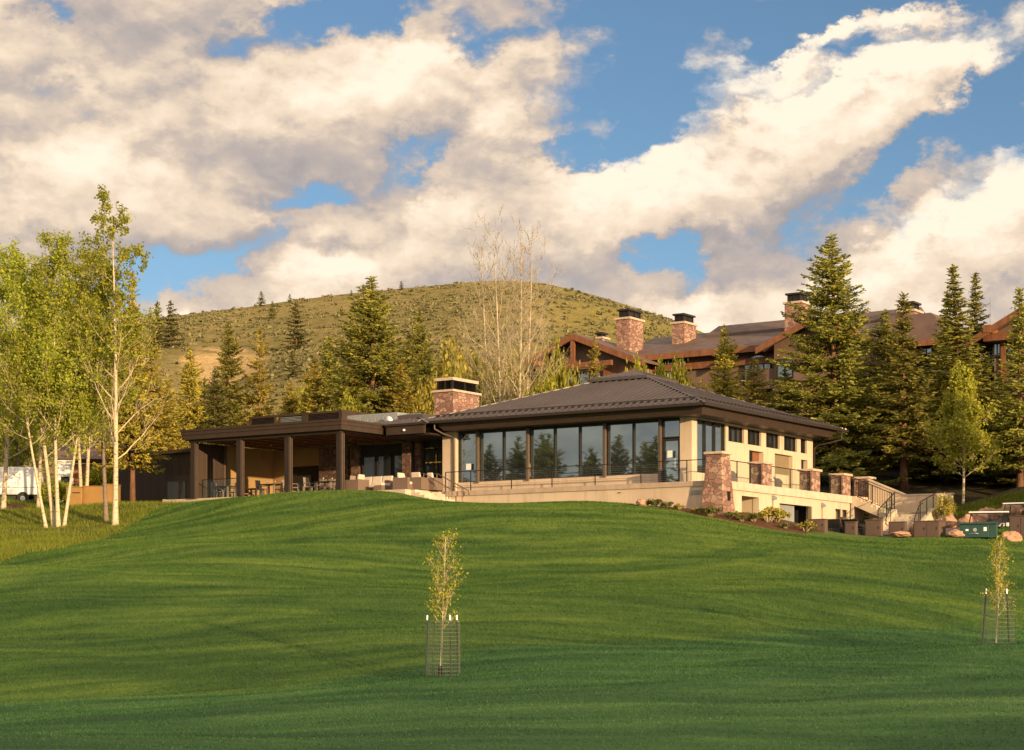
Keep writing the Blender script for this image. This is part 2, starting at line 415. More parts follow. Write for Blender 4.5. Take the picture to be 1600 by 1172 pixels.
# zones of the one ground sheet
rough_edge = [at(*p)[:2] for p in [(-400, 985, 60), (0, 885, 75), (60, 870, 79), (110, 856, 83), (165, 836, 89), (215, 815, 95.5), (250, 803, 99.5), (300, 790, 103)]]
mulch_poly = [at(*p)[:2] for p in [(990, 785, 93.4), (992, 791, 91.3), (1030, 800, 90), (1090, 812, 87.6), (1150, 822, 86.9), (1210, 831, 86.3), (1262, 836, 86.4), (1266, 832, 90), (1240, 826, 94), (1190, 812, 93.2), (1146, 804, 91.5), (1095, 800, 90.5)]]
bare_poly = [at(*p)[:2] for p in [(150, 789, 107), (255, 789, 105.5), (275, 786, 107), (245, 779, 112), (160, 780, 112)]]
dirt_poly = [at(*p)[:2] for p in [(-80, 800, 104), (60, 800, 104), (75, 789, 109), (30, 783, 114), (-80, 783, 114)]]
soil_poly = [at(*p)[:2] for p in [(-60, 1096, 36.6), (60, 1091, 38.1), (105, 1086, 38.9), (100, 1083, 39.3), (-60, 1086, 37.7)]]
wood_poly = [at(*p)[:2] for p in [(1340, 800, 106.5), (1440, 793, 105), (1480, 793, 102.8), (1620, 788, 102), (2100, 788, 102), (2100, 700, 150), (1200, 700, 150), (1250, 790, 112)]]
def poly_dist(P, poly):
    poly = np.array(poly); n = len(poly); inside = np.zeros(len(P), bool); d = np.full(len(P), 1e9)
    for i in range(n):
        a = poly[i]; b = poly[(i + 1) % n]; ab = b - a
        t = np.clip(((P - a) @ ab) / (ab @ ab), 0, 1)
        d = np.minimum(d, np.linalg.norm(P - a - t[:, None] * ab, axis=1))
        c = ((a[1] > P[:, 1]) != (b[1] > P[:, 1])) & (P[:, 0] < (b[0] - a[0]) * (P[:, 1] - a[1]) / (b[1] - a[1] + 1e-12) + a[0])
        inside ^= c
    return np.where(inside, -d, d)
rough_poly = rough_edge + [at(330, 780, 118)[:2], (-20, 180), (-120, 180), (-120, 60)]
rough_right = [at(*p)[:2] for p in [(1452, 800, 101), (1500, 800, 100.5), (1620, 800, 99), (2100, 800, 98), (2100, 790, 102.5), (1620, 788, 102.5), (1460, 793, 103.5)]]
def zones(P):
    r = np.maximum(1 - smooth(-.35, .35, poly_dist(P, rough_poly)), 1 - smooth(-.5, .5, poly_dist(P, rough_right)))
    g = np.maximum.reduce([1 - smooth(-.25, .25, poly_dist(P, q)) for q in (mulch_poly, bare_poly, dirt_poly, soil_poly)])
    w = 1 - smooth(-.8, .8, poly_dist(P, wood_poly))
    far = smooth(112, 122, P[:, 1] + .2 * np.abs(P[:, 0]))
    return r, g, far, w
def axis(parts):
    out = []
    for a, b, s in parts: out += list(np.arange(a, b, s))
    return np.array(out + [parts[-1][1]])
xs = axis([(-900, -120, 60), (-120, -48, 4), (-48, 44, .55), (44, 120, 4), (120, 900, 60)])
ys = axis([(-500, -40, 46), (-40, 16, 4), (16, 116, .5), (116, 180, 3), (180, 960, 60)])
gx, gy = np.meshgrid(xs, ys); fx, fy = gx.ravel(), gy.ravel()
Z = ground(fx, fy)
near = (np.abs(fx) < 48) & (fy > 14) & (fy < 116)
und = np.zeros(len(fx))
und[near] = fbm(fx[near], fy[near], .045, .07, 5.3) * .55 + fbm(fx[near], fy[near], .09, .20, 3.1) * .10 + fbm(fx[near], fy[near], .30, .70, 9.7) * .055
# the undulation dies out against the walls
lx = (fx - OO[0]) * EX[0] + (fy - OO[1]) * EX[1]; ly = (fx - OO[0]) * EY[0] + (fy - OO[1]) * EY[1]
und *= smooth(0, 7, np.maximum(-ly - 2.5, np.maximum(lx - 8, -lx - 35)))
Z = Z + und
nx, ny = len(xs), len(ys)
me = bpy.data.meshes.new('ground')
me.vertices.add(nx * ny); me.vertices.foreach_set('co', np.stack([fx, fy, Z], 1).ravel().astype(np.float32))
I = np.arange(nx * ny).reshape(ny, nx)
Q = np.stack([I[:-1, :-1], I[:-1, 1:], I[1:, 1:], I[1:, :-1]], -1).reshape(-1, 4)
me.loops.add(Q.size); me.loops.foreach_set('vertex_index', Q.ravel().astype(np.int32))
me.polygons.add(len(Q)); me.polygons.foreach_set('loop_start', np.arange(0, Q.size, 4, dtype=np.int32)); me.polygons.foreach_set('loop_total', np.full(len(Q), 4, dtype=np.int32))
me.update(calc_edges=True)
zr, zg, zf, zw = zones(np.stack([fx, fy], 1))
ca = me.color_attributes.new('zone', 'FLOAT_COLOR', 'POINT')
ca.data.foreach_set('color', np.stack([zr, zg, zf, zw], 1).ravel().astype(np.float32))
def ground_mat():
    m, t, b = newmat('ground')
    p = wpos(t)
    at_ = t.new('ShaderNodeAttribute', attribute_name='zone')
    s = t.new('ShaderNodeSeparateColor'); t.put(s.inputs[0], at_.outputs['Color'])
    edge = t.math('MULTIPLY', t.math('SUBTRACT', t.noise(p, 2.2, 5, .65), .5), .9)
    zr_ = t.maprange(t.math('ADD', s.outputs[0], edge), .35, .65); zg_ = t.maprange(t.math('ADD', s.outputs[1], edge), .35, .65); zf_ = s.outputs[2]
    fine = t.noise(p, 16, 5, .7); mid = t.noise(p, 2.6, 5, .65)
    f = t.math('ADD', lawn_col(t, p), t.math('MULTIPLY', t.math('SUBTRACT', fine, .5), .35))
    lawn = t.ramp(f, (.40, (.026, .068, .011)), (.54, (.060, .118, .017)), (.72, (.132, .188, .028)))
    lawn = t.mix(t.math('MULTIPLY', apron(t, p), .75), lawn, t.mix(1.0, lawn, (.60, .90, 1.75), 'MULTIPLY'))
    rough = t.ramp(t.math('ADD', t.math('MULTIPLY', mid, .6), t.math('MULTIPLY', fine, .4)), (.3, (.035, .055, .008)), (.7, (.13, .125, .02)))
    mulch = t.ramp(t.math('ADD', t.math('MULTIPLY', t.noise(p, 9, 6, .7), .6), t.math('MULTIPLY', mid, .4)), (.3, (.045, .020, .010)), (.7, (.17, .075, .035)))
    dry = t.ramp(mid, (.3, (.09, .07, .03)), (.7, (.20, .15, .06)))
    c = t.mix(zf_, lawn, dry); c = t.mix(zr_, c, rough); c = t.mix(zg_, c, mulch)
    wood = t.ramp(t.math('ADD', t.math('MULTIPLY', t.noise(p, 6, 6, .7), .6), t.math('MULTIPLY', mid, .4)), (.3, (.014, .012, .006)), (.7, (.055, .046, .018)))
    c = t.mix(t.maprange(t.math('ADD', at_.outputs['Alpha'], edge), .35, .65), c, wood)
    t.put(b.inputs['Base Color'], c); b.inputs['Roughness'].default_value = .85; b.inputs['Specular IOR Level'].default_value = .2
    h = t.math('ADD', t.math('MULTIPLY', t.noise(p, 7, 6, .75), .05), t.math('MULTIPLY', t.noise(t.mapping(p, scale=(.5, 1.6, 1)), 1.2, 4, .6), .10))
    t.put(b.inputs['Normal'], t.bump(h, .9, 1.0))
    return m
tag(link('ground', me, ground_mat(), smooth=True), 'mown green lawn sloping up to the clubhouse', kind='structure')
def gsurf(X, Y):      # height of the sheet as built (bilinear)
    X = np.asarray(X, float); Y = np.asarray(Y, float)
    i = np.clip(np.searchsorted(xs, X) - 1, 0, nx - 2); j = np.clip(np.searchsorted(ys, Y) - 1, 0, ny - 2)
    u = (X - xs[i]) / (xs[i + 1] - xs[i]); v = (Y - ys[j]) / (ys[j + 1] - ys[j])
    G = Z.reshape(ny, nx)
    return (G[j, i] * (1 - u) + G[j, i + 1] * u) * (1 - v) + (G[j + 1, i] * (1 - u) + G[j + 1, i + 1] * u) * v
def gs(x, y): return float(gsurf(np.array([x]), np.array([y]))[0])
# ------------------------------------------------------------------ the hill
HP = np.array([(-900, 640), (-400, 575), (0, 522), (150, 505), (230, 496), (300, 488), (400, 476), (500, 463), (620, 450), (700, 442), (790, 437), (850, 441), (890, 448), (930, 460), (1000, 482), (1060, 502), (1150, 540), (1300, 600), (1600, 690), (2400, 800)], float)
YB, YR = 150.0, 470.0
def hill_z(X, Y):
    X = np.asarray(X, float); Y = np.asarray(Y, float)
    px = CX + F * X / Y
    py = sum(np.interp(px + o, HP[:, 0], HP[:, 1]) for o in (-60, -30, 0, 30, 60)) / 5
    zr = CH + (HY - py) / F * YR
    t = (Y - YB) / (YR - YB)
    up = 9.5 + (zr - 9.5) * (np.clip(t, 0, 1) ** 1.04)
    up = np.where(t > 1, zr - 40 * np.clip(t - 1, 0, 9) ** 1.3, up)
    k = np.clip(t * 4, 0, 1) * np.clip((1 - t) * 4 + .3, .3, 1)
    n = np.array([mnoise.fractal(Vector((a * .012, b * .012, 4.0)), .9, 2, 4) for a, b in zip(X.ravel(), Y.ravel())]).reshape(X.shape)
    # gullies running down the left flank, the cut bank of bare earth
    px0 = (px - 350) / 75; gul = np.exp(-px0 ** 2) * np.exp(-((Y - 300) / 40) ** 2)
    return up + n * 2.6 * k - gul * 4
A_ = np.linspace(-.62, .75, 230); Yh = np.concatenate([np.linspace(145, 500, 130), np.linspace(520, 800, 10)])
ga, gY = np.meshgrid(A_, Yh); gX = ga * gY
HZ = hill_z(gX, gY)
me = bpy.data.meshes.new('hill'); n = gX.size
me.vertices.add(n); me.vertices.foreach_set('co', np.stack([gX.ravel(), gY.ravel(), HZ.ravel()], 1).ravel().astype(np.float32))
I = np.arange(n).reshape(gX.shape)
Q = np.stack([I[:-1, :-1], I[:-1, 1:], I[1:, 1:], I[1:, :-1]], -1).reshape(-1, 4)
me.loops.add(Q.size); me.loops.foreach_set('vertex_index', Q.ravel().astype(np.int32))
me.polygons.add(len(Q)); me.polygons.foreach_set('loop_start', np.arange(0, Q.size, 4, dtype=np.int32)); me.polygons.foreach_set('loop_total', np.full(len(Q), 4, dtype=np.int32))
me.update(calc_edges=True)
bank = np.exp(-(((CX + F * ga - 345) / 85) ** 2)) * np.exp(-((gY - 325) / 38) ** 2)
ca = me.color_attributes.new('zone', 'FLOAT_COLOR', 'POINT')
green = smooth(.0, .05, ga) * smooth(220, 330, gY)
ca.data.foreach_set('color', np.stack([bank.ravel(), green.ravel(), 0 * bank.ravel(), np.ones(n)], 1).ravel().astype(np.float32))
def hill_mat():
    m, t, b = newmat('hill')
    p = wpos(t)
    at_ = t.new('ShaderNodeAttribute', attribute_name='zone')
    s = t.new('ShaderNodeSeparateColor'); t.put(s.inputs[0], at_.outputs['Color'])
    n1 = t.noise(p, .035, 6, .6); n2 = t.noise(p, .45, 6, .65)
    f = t.math('ADD', t.math('MULTIPLY', n1, .45), t.math('MULTIPLY', n2, .55))
    c = t.ramp(f, (.35, (.165, .150, .050)), (.5, (.275, .225, .082)), (.68, (.45, .335, .135)))
    c = t.mix(t.math('MULTIPLY', s.outputs[1], t.maprange(n1, .35, .6)), c, t.ramp(f, (.35, (.17, .16, .042)), (.65, (.34, .28, .08))))
    e = t.maprange(t.math('ADD', s.outputs[0], t.math('MULTIPLY', t.math('SUBTRACT', t.noise(p, .12, 6, .7), .5), 1.1)), .45, .75)
    c = t.mix(e, c, t.ramp(n2, (.3, (.46, .32, .14)), (.7, (.66, .48, .24))))
    t.put(b.inputs['Base Color'], c); b.inputs['Roughness'].default_value = .95; b.inputs['Specular IOR Level'].default_value = .1
    t.put(b.inputs['Normal'], t.bump(t.noise(p, .8, 6, .7), .9, 1.2))
    return m
tag(link('hill', me, hill_mat(), smooth=True), 'rounded sagebrush hill behind the clubhouse', kind='structure')
# sagebrush: nobody could count it
NB = 13000
ya = 150 + (470 - 150) * rng.random(NB) ** .75; aa = rng.uniform(-.30, .16, NB); xa = aa * ya
keep = (np.exp(-(((CX + F * aa - 345) / 80) ** 2)) * np.exp(-((ya - 325) / 34) ** 2) < .5 * rng.random(NB) + .1)
keep &= np.array([mnoise.fractal(Vector((a * .03, b * .012, 2.0)), .8, 2, 4) for a, b in zip(xa, ya)]) > rng.uniform(-.9, .55, len(xa))
xa, ya = xa[keep], ya[keep]; za = hill_z(xa, ya)
k = 11
sz = rng.uniform(.25, .85, len(xa))
C = np.repeat(np.stack([xa, ya, za], 1), k, 0); S = np.repeat(sz, k)[:, None]
d = unit(rng.normal(size=C.shape)); d[:, 2] = np.abs(d[:, 2]) * .8
C = C + d * S * rng.uniform(.3, 1, (len(C), 1)) * np.array([1.1, 1.1, .75])
U = unit(rng.normal(size=C.shape)) * S * .33; V = unit(np.cross(U, rng.normal(size=C.shape))) * S * .28
tag(link('sagebrush', quadmesh('sagebrush', C, U, V), M['sage']), 'grey green sagebrush dotted over the hill', 'sagebrush', kind='stuff')
# ------------------------------------------------------------------ sky and sun
SUN_L = (.92, -.39)                                   # towards the sun, in the clubhouse frame
sd = SUN_L[0] * EX + SUN_L[1] * EY
SUN_EL = R(8.3)
SUN_DIR = Vector((sd[0] * math.cos(SUN_EL), sd[1] * math.cos(SUN_EL), math.sin(SUN_EL))).normalized()
sun = bpy.data.lights.new('sun', 'SUN'); sun.energy = 5.0; sun.angle = R(.6); sun.color = (1, .68, .36)
suno = bpy.data.objects.new('sun', sun); col.objects.link(suno)
suno.rotation_euler = SUN_DIR.to_track_quat('Z', 'Y').to_euler()
suno.location = (60, -80, 60)
def world():
    w = bpy.data.worlds.new('World'); scene.world = w; w.use_nodes = True
    # cloud density as a node group over the sky direction (az, el in 1/2900 radians)
    g = bpy.data.node_groups.new('cloud_density', 'ShaderNodeTree')
    g.interface.new_socket('P', in_out='INPUT', socket_type='NodeSocketVector')
    g.interface.new_socket('D', in_out='OUTPUT', socket_type='NodeSocketFloat')
    t = NT(g)
    gi = t.new('NodeGroupInput'); go = t.new('NodeGroupOutput')
    P0 = gi.outputs[0]
    def noise2(vec, sc, det, rough, out=0):
        d = t.new('ShaderNodeTexNoise', noise_dimensions='2D'); t.put(d.inputs['Vector'], vec); d.inputs['Scale'].default_value = sc
        d.inputs['Detail'].default_value = det; d.inputs['Roughness'].default_value = rough; return d.outputs[out]
    wc = t.vmath('SUBTRACT', noise2(t.vmath('MULTIPLY', P0, (1 / 150, 1 / 105, 1)), 1, 6, .62, 1), (.5, .5, .5))
    P = t.vmath('ADD', P0, t.vmath('MULTIPLY', wc, (260, 150, 0)))
    tot = None
    # (x, y in photo columns and rows, half sizes, tilt, amount): the big gaps and banks of this sky
    blobs = [(1270, 30, 470, 110, 6, -1.25), (1110, 150, 210, 75, 26, -.6), (1400, 268, 190, 40, 30, -1.0), (1590, 165, 90, 80, 20, -.9), (985, 15, 150, 45, 8, -.65),
             (500, 45, 190, 36, 22, -.85), (345, 75, 80, 26, 15, -.6), (62, 42, 46, 20, 0, -.5), (640, 240, 90, 20, 45, -.38), (460, 318, 75, 26, 12, -.75),
             (300, 425, 210, 34, 17, -.95), (510, 405, 90, 22, 10, -.5), (1045, 405, 75, 44, -40, -.95), (905, 228, 110, 22, 8, -.5), (1010, 185, 110, 50, 30, -.45), (765, 60, 60, 34, 0, -.55), (1130, 250, 60, 60, 60, -.4),
             (1392, 56, 90, 30, 10, 1.25), (1235, 108, 120, 26, 22, .72), (1100, 105, 95, 46, 25, .72), (1300, 205, 290, 66, 27, .75), (1010, 320, 300, 90, 18, .5), (1470, 400, 330, 80, 22, .35),
             (250, 200, 520, 130, 14, .30), (700, 140, 300, 90, 20, .30), (640, 340, 330, 70, 14, .35), (560, 455, 260, 40, 14, .2), (120, 350, 260, 70, 4, .25), (-4900, 500, 2600, 1500, 0, .5)]
    for (x, y, a, b, rot, amt) in blobs:
        d = t.vmath('LENGTH', t.mapping(P, scale=(a, b, 1), rot=(0, 0, R(rot)), loc=(x - 800, 950 - y, 0), typ='TEXTURE'))
        v = t.maprange(d, 0.0, 1.5, amt, 0)
        tot = v if tot is None else t.math('ADD', tot, v)
    q = t.mapping(P0, scale=(1 / 330, 1 / 215, 1), rot=(0, 0, R(-15)))
    qw = t.vmath('ADD', q, t.vmath('MULTIPLY', wc, (.55, .55, 0)))
    n1 = noise2(q, 1.1, 10, .55)
    def bil(sc, off):
        vo = t.new('ShaderNodeTexVoronoi', feature='F1', voronoi_dimensions='2D'); t.put(vo.inputs['Vector'], t.vmath('ADD', qw, off)); vo.inputs['Scale'].default_value = sc
        x = vo.outputs['Distance']; return t.math('SUBTRACT', .45, t.math('MULTIPLY', x, x))
    b = t.math('ADD', t.math('ADD', t.math('MULTIPLY', bil(2.0, (0, 0, 0)), .42), t.math('MULTIPLY', bil(4.6, (3, 1, 0)), .24)), t.math('MULTIPLY', bil(10.5, (7, 4, 0)), .12))
    s = t.math('ADD', t.math('MULTIPLY', t.math('SUBTRACT', n1, .5), 1.7), t.math('SUBTRACT', b, .22))
    t.put(go.inputs[0], t.math('ADD', t.math('ADD', tot, s), .60))
    T = NT(w.node_tree)
    bg = [n for n in T.n if n.type == 'BACKGROUND'][0]
    tc = T.new('ShaderNodeTexCoord').outputs['Generated']
    sp = T.new('ShaderNodeSeparateXYZ'); T.put(sp.inputs[0], tc)
    hor = T.math('SQRT', T.math('ADD', T.math('MULTIPLY', sp.outputs[0], sp.outputs[0]), T.math('MULTIPLY', sp.outputs[1], sp.outputs[1])))
    az = T.math('MULTIPLY', T.math('ARCTAN2', sp.outputs[0], sp.outputs[1]), F)
    el = T.math('MULTIPLY', T.math('DIVIDE', sp.outputs[2], T.math('MAXIMUM', hor, .05)), F)
    cb = T.new('ShaderNodeCombineXYZ'); T.put(cb.inputs[0], az); T.put(cb.inputs[1], el)
    P = cb.outputs[0]
    def dens(off):
        n = T.new('ShaderNodeGroup'); n.node_tree = g
        T.put(n.inputs[0], T.vmath('ADD', P, off)); return n.outputs[0]
    D0 = dens((0, 0, 0)); D1 = dens((-9, 24, 0)); D2 = dens((-35, 105, 0))
    alpha = T.maprange(D0, -.10, .50)
    def soft(x, k):      # keeps strong gradients from clipping
        return T.math('DIVIDE', x, T.math('ADD', T.math('ABSOLUTE', x), k))
    lit = T.math('ADD', T.math('MULTIPLY', soft(T.math('SUBTRACT', D0, D1), .40), .24), T.math('MULTIPLY', soft(T.math('SUBTRACT', D0, D2), .70), .56))
    lit = T.math('SUBTRACT', T.math('ADD', lit, T.maprange(T.noise(T.vmath('MULTIPLY', P, (1 / 420, 1 / 190, 1)), 1.0, 4, .5), .3, .7, .40, .66, False)), T.maprange(D0, .4, 1.6, 0, .12))
    cc = T.ramp(lit, (.08, (.38, .345, .34)), (.30, (.50, .43, .395)), (.50, (.66, .54, .44)), (.70, (.85, .685, .52)), (.90, (1.03, .89, .71)))
    sky = T.new('ShaderNodeTexSky', sky_type='NISHITA'); sky.sun_disc = False; sky.sun_elevation = SUN_EL
    sky.sun_rotation = math.atan2(SUN_DIR.x, SUN_DIR.y); sky.altitude = 2000; sky.dust_density = .6
    sk = T.vmath('MULTIPLY', sky.outputs[0], (.66, .78, .89))
    # the clouds are radiance in the units of the sky texture, so that both pass through one Background of strength 0.1
    cl = T.vmath('MULTIPLY', cc, (7.0, 7.0, 7.0))
    mx = T.mix(alpha, sk, cl)
    # the sunward half of the sky, behind the viewer, is brightened, added as fill for the shadows
    dt = T.vmath('DOT_PRODUCT', tc, tuple(SUN_DIR))
    mx = T.vmath('SCALE', mx)
    T.put(mx.node.inputs['Scale'], T.maprange(dt, .05, .9, 1.0, 2.1))
    low = T.maprange(sp.outputs[2], -.02, .01)
    mx = T.mix(low, (.35, .40, .25), mx)
    T.put(bg.inputs['Color'], mx); bg.inputs['Strength'].default_value = .1
world()
scene.view_settings.view_transform = 'Standard'; scene.view_settings.look = 'None'
scene.view_settings.exposure = 0.62; scene.view_settings.gamma = 1
scene.cycles.max_bounces = 6; scene.cycles.transparent_max_bounces = 12
scene.cycles.diffuse_bounces = 3; scene.cycles.glossy_bounces = 3
# ------------------------------------------------------------------ the clubhouse (its own frame; part of one building)
club = empty('clubhouse', (OO[0], OO[1], 0), AZ, 'low brown-roofed clubhouse with a long glass front and a covered dining pavilion on its left', 'building')
DK = 7.76
def wallgrid(mb, plane, c0, c1, a0, a1, z0, z1, holes):
    # solid wall between c0..c1 (thickness) spanning a0..a1 with rectangular holes (a0,a1,z0,z1)
    As = sorted({a0, a1, *[h[0] for h in holes], *[h[1] for h in holes]}); As = [a for a in As if a0 <= a <= a1]
    for i in range(len(As) - 1):
        m = (As[i] + As[i + 1]) / 2
        cut = sorted([(h[2], h[3]) for h in holes if h[0] < m < h[1]])
        z = z0
        for b, t in cut + [(z1, z1)]:
            if b > z + 1e-4:
                if plane == 'x': mb.box(c0, c1, As[i], As[i + 1], z, b)
                else: mb.box(As[i], As[i + 1], c0, c1, z, b)
            z = max(z, t)
    return mb
def window(plane, c, a0, a1, z0, z1, lights=1, fw=.06, depth=.10, glass='glass', parent=club, sgn=1, name='window', mullions=None):
    # frame flush near plane c, facing -y (plane 'y') or +x (plane 'x'); sgn points outwards
    f = MB(); g = MB()
    def bx(mb, a, b, c_, d, e, h):
        if plane == 'y': mb.box(a, b, c_, d, e, h)
        else: mb.box(c_, d, a, b, e, h)
    o = -1 if plane == 'y' else 1
    ci, co = c - o * depth, c + o * .004
    bx(f, a0, a1, ci, co, z0, z0 + fw); bx(f, a0, a1, ci, co, z1 - fw, z1)
    bx(f, a0, a0 + fw, ci, co, z0 + fw, z1 - fw); bx(f, a1 - fw, a1, ci, co, z0 + fw, z1 - fw)
    for k in range(1, lights):
        a = a0 + (a1 - a0) * k / lights
        bx(f, a - fw / 2, a + fw / 2, ci, co, z0 + fw, z1 - fw)
    bx(g, a0 + fw * .6, a1 - fw * .6, ci - o * .004, ci + o * .03, z0 + fw * .6, z1 - fw * .6)
    w = f.build(name, M['frame'], parent)
    g.build('pane', M[glass], w)
    return w
# base of the raised deck
mb = MB(); mb.box(-16.4, -.2, 0, .35, 5.0, 7.50)
mb.build('base_wall', M['stucco'], club)
mb = MB(); mb.box(-16.75, -.25, -.06, .6, 7.502, DK - .004); mb.build('coping', M['coping'], club)
holes = [(2.4, 4.32, 6.27, 7.12), (6.69, 10.68, 5.0, 6.95), (13.7, 14.5, 6.1, 6.97), (14.62, 15.35, 6.1, 6.97)]
mb = wallgrid(MB(), 'x', -.35, 0, .36, 15.66, 5.0, 7.36, holes); mb.box(-6, -.36, 15.3, 15.655, 5, 7.36); mb.build('base_wall', M['stucco'], club)
mb = MB(); mb.box(-2.6, .10, .62, 15.75, 7.362, DK - .004); mb.build('deck_slab', M['concrete'], club)
mb = MB(); mb.box(-17, -.26, .61, 2.2, 7.4, DK - .008); mb.build('deck_slab', M['concrete'], club)
# niche with a small door, garage opening with a half raised door, low windows
mb = MB(); mb.box(-1.5, -1.35, 2.2, 4.5, 6.1, 7.3); mb.box(-1.35, -.352, 2.25, 2.38, 6.1, 7.3); mb.box(-1.35, -.352, 4.34, 4.47, 6.1, 7.3); mb.box(-1.35, -.352, 2.38, 4.34, 6.1, 6.26)
mb.build('niche', M['stucco'], club)
MB().box(-1.348, -1.30, 3.0, 3.55, 6.262, 6.95).build('niche_door', M['timber'], club)
MB().box(-1.30, -1.26, 2.92, 2.995, 6.262, 7.02).box(-1.30, -1.26, 3.555, 3.63, 6.262, 7.02).box(-1.30, -1.26, 2.995, 3.555, 6.952, 7.02).build('door_frame', M['stucco'], club)
MB().box(-.30, -.22, 6.69, 8.93, 5.0, 6.90).build('garage_door', M['galv'], club)
MB().box(-.24, -.05, 6.66, 10.7, 6.952, 7.02).box(-.20, -.02, 10.60, 10.679, 5, 6.95).build('door_frame', M['blind'], club)
MB().box(-3, -2.9, 6, 11.5, 5, 7.3).box(-2.9, -.40, 10.9, 11, 5, 7.3).build('garage_interior', M['dark_void'], club)
MB().box(-2.2, -1.8, 9.2, 10.2, 5.0, 5.9).build('storage_box', M['cabinet'], club)
window('x', -.08, 13.7, 14.5, 6.1, 6.97, 1, glass='rail_glass'); window('x', -.08, 14.62, 15.35, 6.1, 6.97, 1, glass='rail_glass')
MB().box(-.36, -.30, 13.4, 15.5, 5.9, 7.1).build('window_blind', M['stucco'], club)
for y, z in ((5.87, 7.2), (11.91, 7.1)):
    o = MB().cyl((.06, y, 0), .035, 5.8, z - .08).build('conduit', M['concrete'], club)
    MB().prism([(.02, z - .12), (.22, z - .12), (.22, z), (.10, z + .10), (.02, z + .10)], 'y', y - .10, y + .10).build('flood_light', M['galv'], o)
v = MB().box(-1.6, -.95, -.03, -.004, 7.10, 7.32).build('wall_vent', M['concrete'], club)
b = MB()
for k in range(5): b.box(-1.55, -1.0, -.05, -.032, 7.12 + k * .04, 7.14 + k * .04)
b.build('louvre', M['galv'], v)
# sill wall, piers and header of the long front
mb = MB(); mb.box(-17.0, -4.36, 2.0, 2.3, DK, 8.37); mb.build('sill_wall', M['stucco'], club)
b = MB()
for k in range(3): b.box(-16.95, -4.4, 1.985, 1.998, 7.90 + k * .15, 7.915 + k * .15)
b.build('sill_reveal', M['coping'], club)
MB().box(-17.9, -17.02, 1.85, 2.6, DK, 11.14).build('pier', M['stucco'], club)
MB().box(-3.26, -2.58, 2.0, 2.5, DK, 11.14).build('pier', M['stucco'], club)
MB().box(-3.26, -2.70, 1.98, 1.998, DK, 8.35).build('pier_base', M['stucco'], club)
MB().box(-17.0, -3.27, 2.05, 2.35, 11.08, 11.40).build('header', M['frame'], club)
cuts = [-16.95, -15.65, -14.05, -12.40, -10.80, -9.25, -7.65, -6.02, -4.45]
for a, c in zip(cuts[:-1], cuts[1:]):
    w = window('y', 2.08, a + (.09 if a in (-15.65, -12.40, -7.65) else 0), c - (.09 if c in (-15.65, -12.40, -7.65) else 0), 8.375, 11.08, 1, .05, .12)
    if a == -16.95: MB().box(-16.45, -16.12, 2.03, 2.034, 9.05, 9.38).build('notice', M['paper'], w)
for a in (-15.65, -12.40, -7.65, -4.38): MB().box(a - .075, a + .075, 1.88, 2.06, 8.30 if a > -16 and a != -4.38 else DK, 11.10).build('column', M['post_metal'], club, bevel=.012)
d = window('y', 2.05, -4.28, -3.27, DK, 10.12, 1, .12, .10, name='door')
MB().box(-3.95, -3.66, 1.95, 1.954, 9.15, 9.5).build('notice', M['paper'], d)
MB().tube([(-3.52, 1.96, 8.6), (-3.52, 1.96, 9.1)], .015).build('handle', M['steel'], d)
window('y', 2.05, -4.28, -3.27, 10.16, 11.08, 1, .05, .10)
# interior behind the long front
MB().box(-17.5, -3.0, 2.4, 14, DK - .2, DK).build('floor', M['table'], club)
# sunny side wall with deep openings
ow = [(5.99, 7.80), (8.22, 9.85), (10.43, 12.13), (12.66, 14.35), (14.80, 15.62)]
holes = [(2.56, 5.72, 8.40, 11.10)] + [(a, c, 10.22, 11.05) for a, c in ow] + [(8.40, 10.10, DK, 9.93), (11.50, 13.75, DK, 9.97), (14.86, 15.72, DK, 9.86)]
wallgrid(MB(), 'x', -2.93, -2.58, 2.52, 16.41, DK, 11.14, holes).build('wall', M['stucco'], club)
MB().box(-17.5, -2.94, 16.1, 16.4, 7.0, 11.14).build('wall', M['stucco'], club)
window('x', -2.66, 2.56, 5.72, 8.40, 11.10, 3, .06, .12)
for a, c in ow: window('x', -2.70, a, c, 10.22, 11.05, 3, .05, .10, glass='glass_dark')
d = window('x', -2.85, 8.40, 9.3, DK, 9.93, 1, .10, .06, name='door', glass='glass_dark')
MB().box(-2.90, -2.84, 9.31, 10.09, DK, 9.93).build('door_panel', M['timber'], club)
MB().box(-2.86, -2.80, 11.50, 13.75, 8.9, 9.97).build('roller_blind', M['blind'], club)
MB().box(-2.88, -2.81, 11.50, 12.1, DK, 8.898).build('shutter', M['galv'], club)
MB().box(-2.90, -2.82, 12.11, 13.74, DK, 8.898).build('door_panel', M['stucco'], club)
window('x', -2.85, 14.86, 15.72, DK, 9.86, 2, .06, .06, name='door', glass='glass_dark')
# fascia, soffit, hip roof with standing seams
EXL, EXR, EYF, EYB, EZ = -18.95, -1.13, .55, 17.75, 11.60
MB().box(-17.3, -1.55, .97, 16.75, 11.142, 11.20).build('soffit', M['brown_metal'], club)
mb = MB()
mb.hexa([(-17.15, .95, 11.13), (-1.48, .95, 11.13), (-1.48, 1.08, 11.13), (-17.15, 1.08, 11.13)], [(-17.6, .80, 11.53), (-1.33, .80, 11.53), (-1.33, 1.08, 11.53), (-17.6, 1.08, 11.53)])
mb.hexa([(-1.61, 1.082, 11.13), (-1.48, 1.082, 11.13), (-1.48, 16.3, 11.13), (-1.61, 16.3, 11.13)], [(-1.61, 1.082, 11.53), (-1.33, 1.082, 11.53), (-1.33, 17.0, 11.53), (-1.61, 17.0, 11.53)])
mb.build('fascia', M['fascia'], club)
MB().box(-18.2, -1.62, 1.085, 17.0, 11.30, 11.50).build('eave_deck', M['brown_metal'], club)
roof_top = (EXL + EXR) / 2
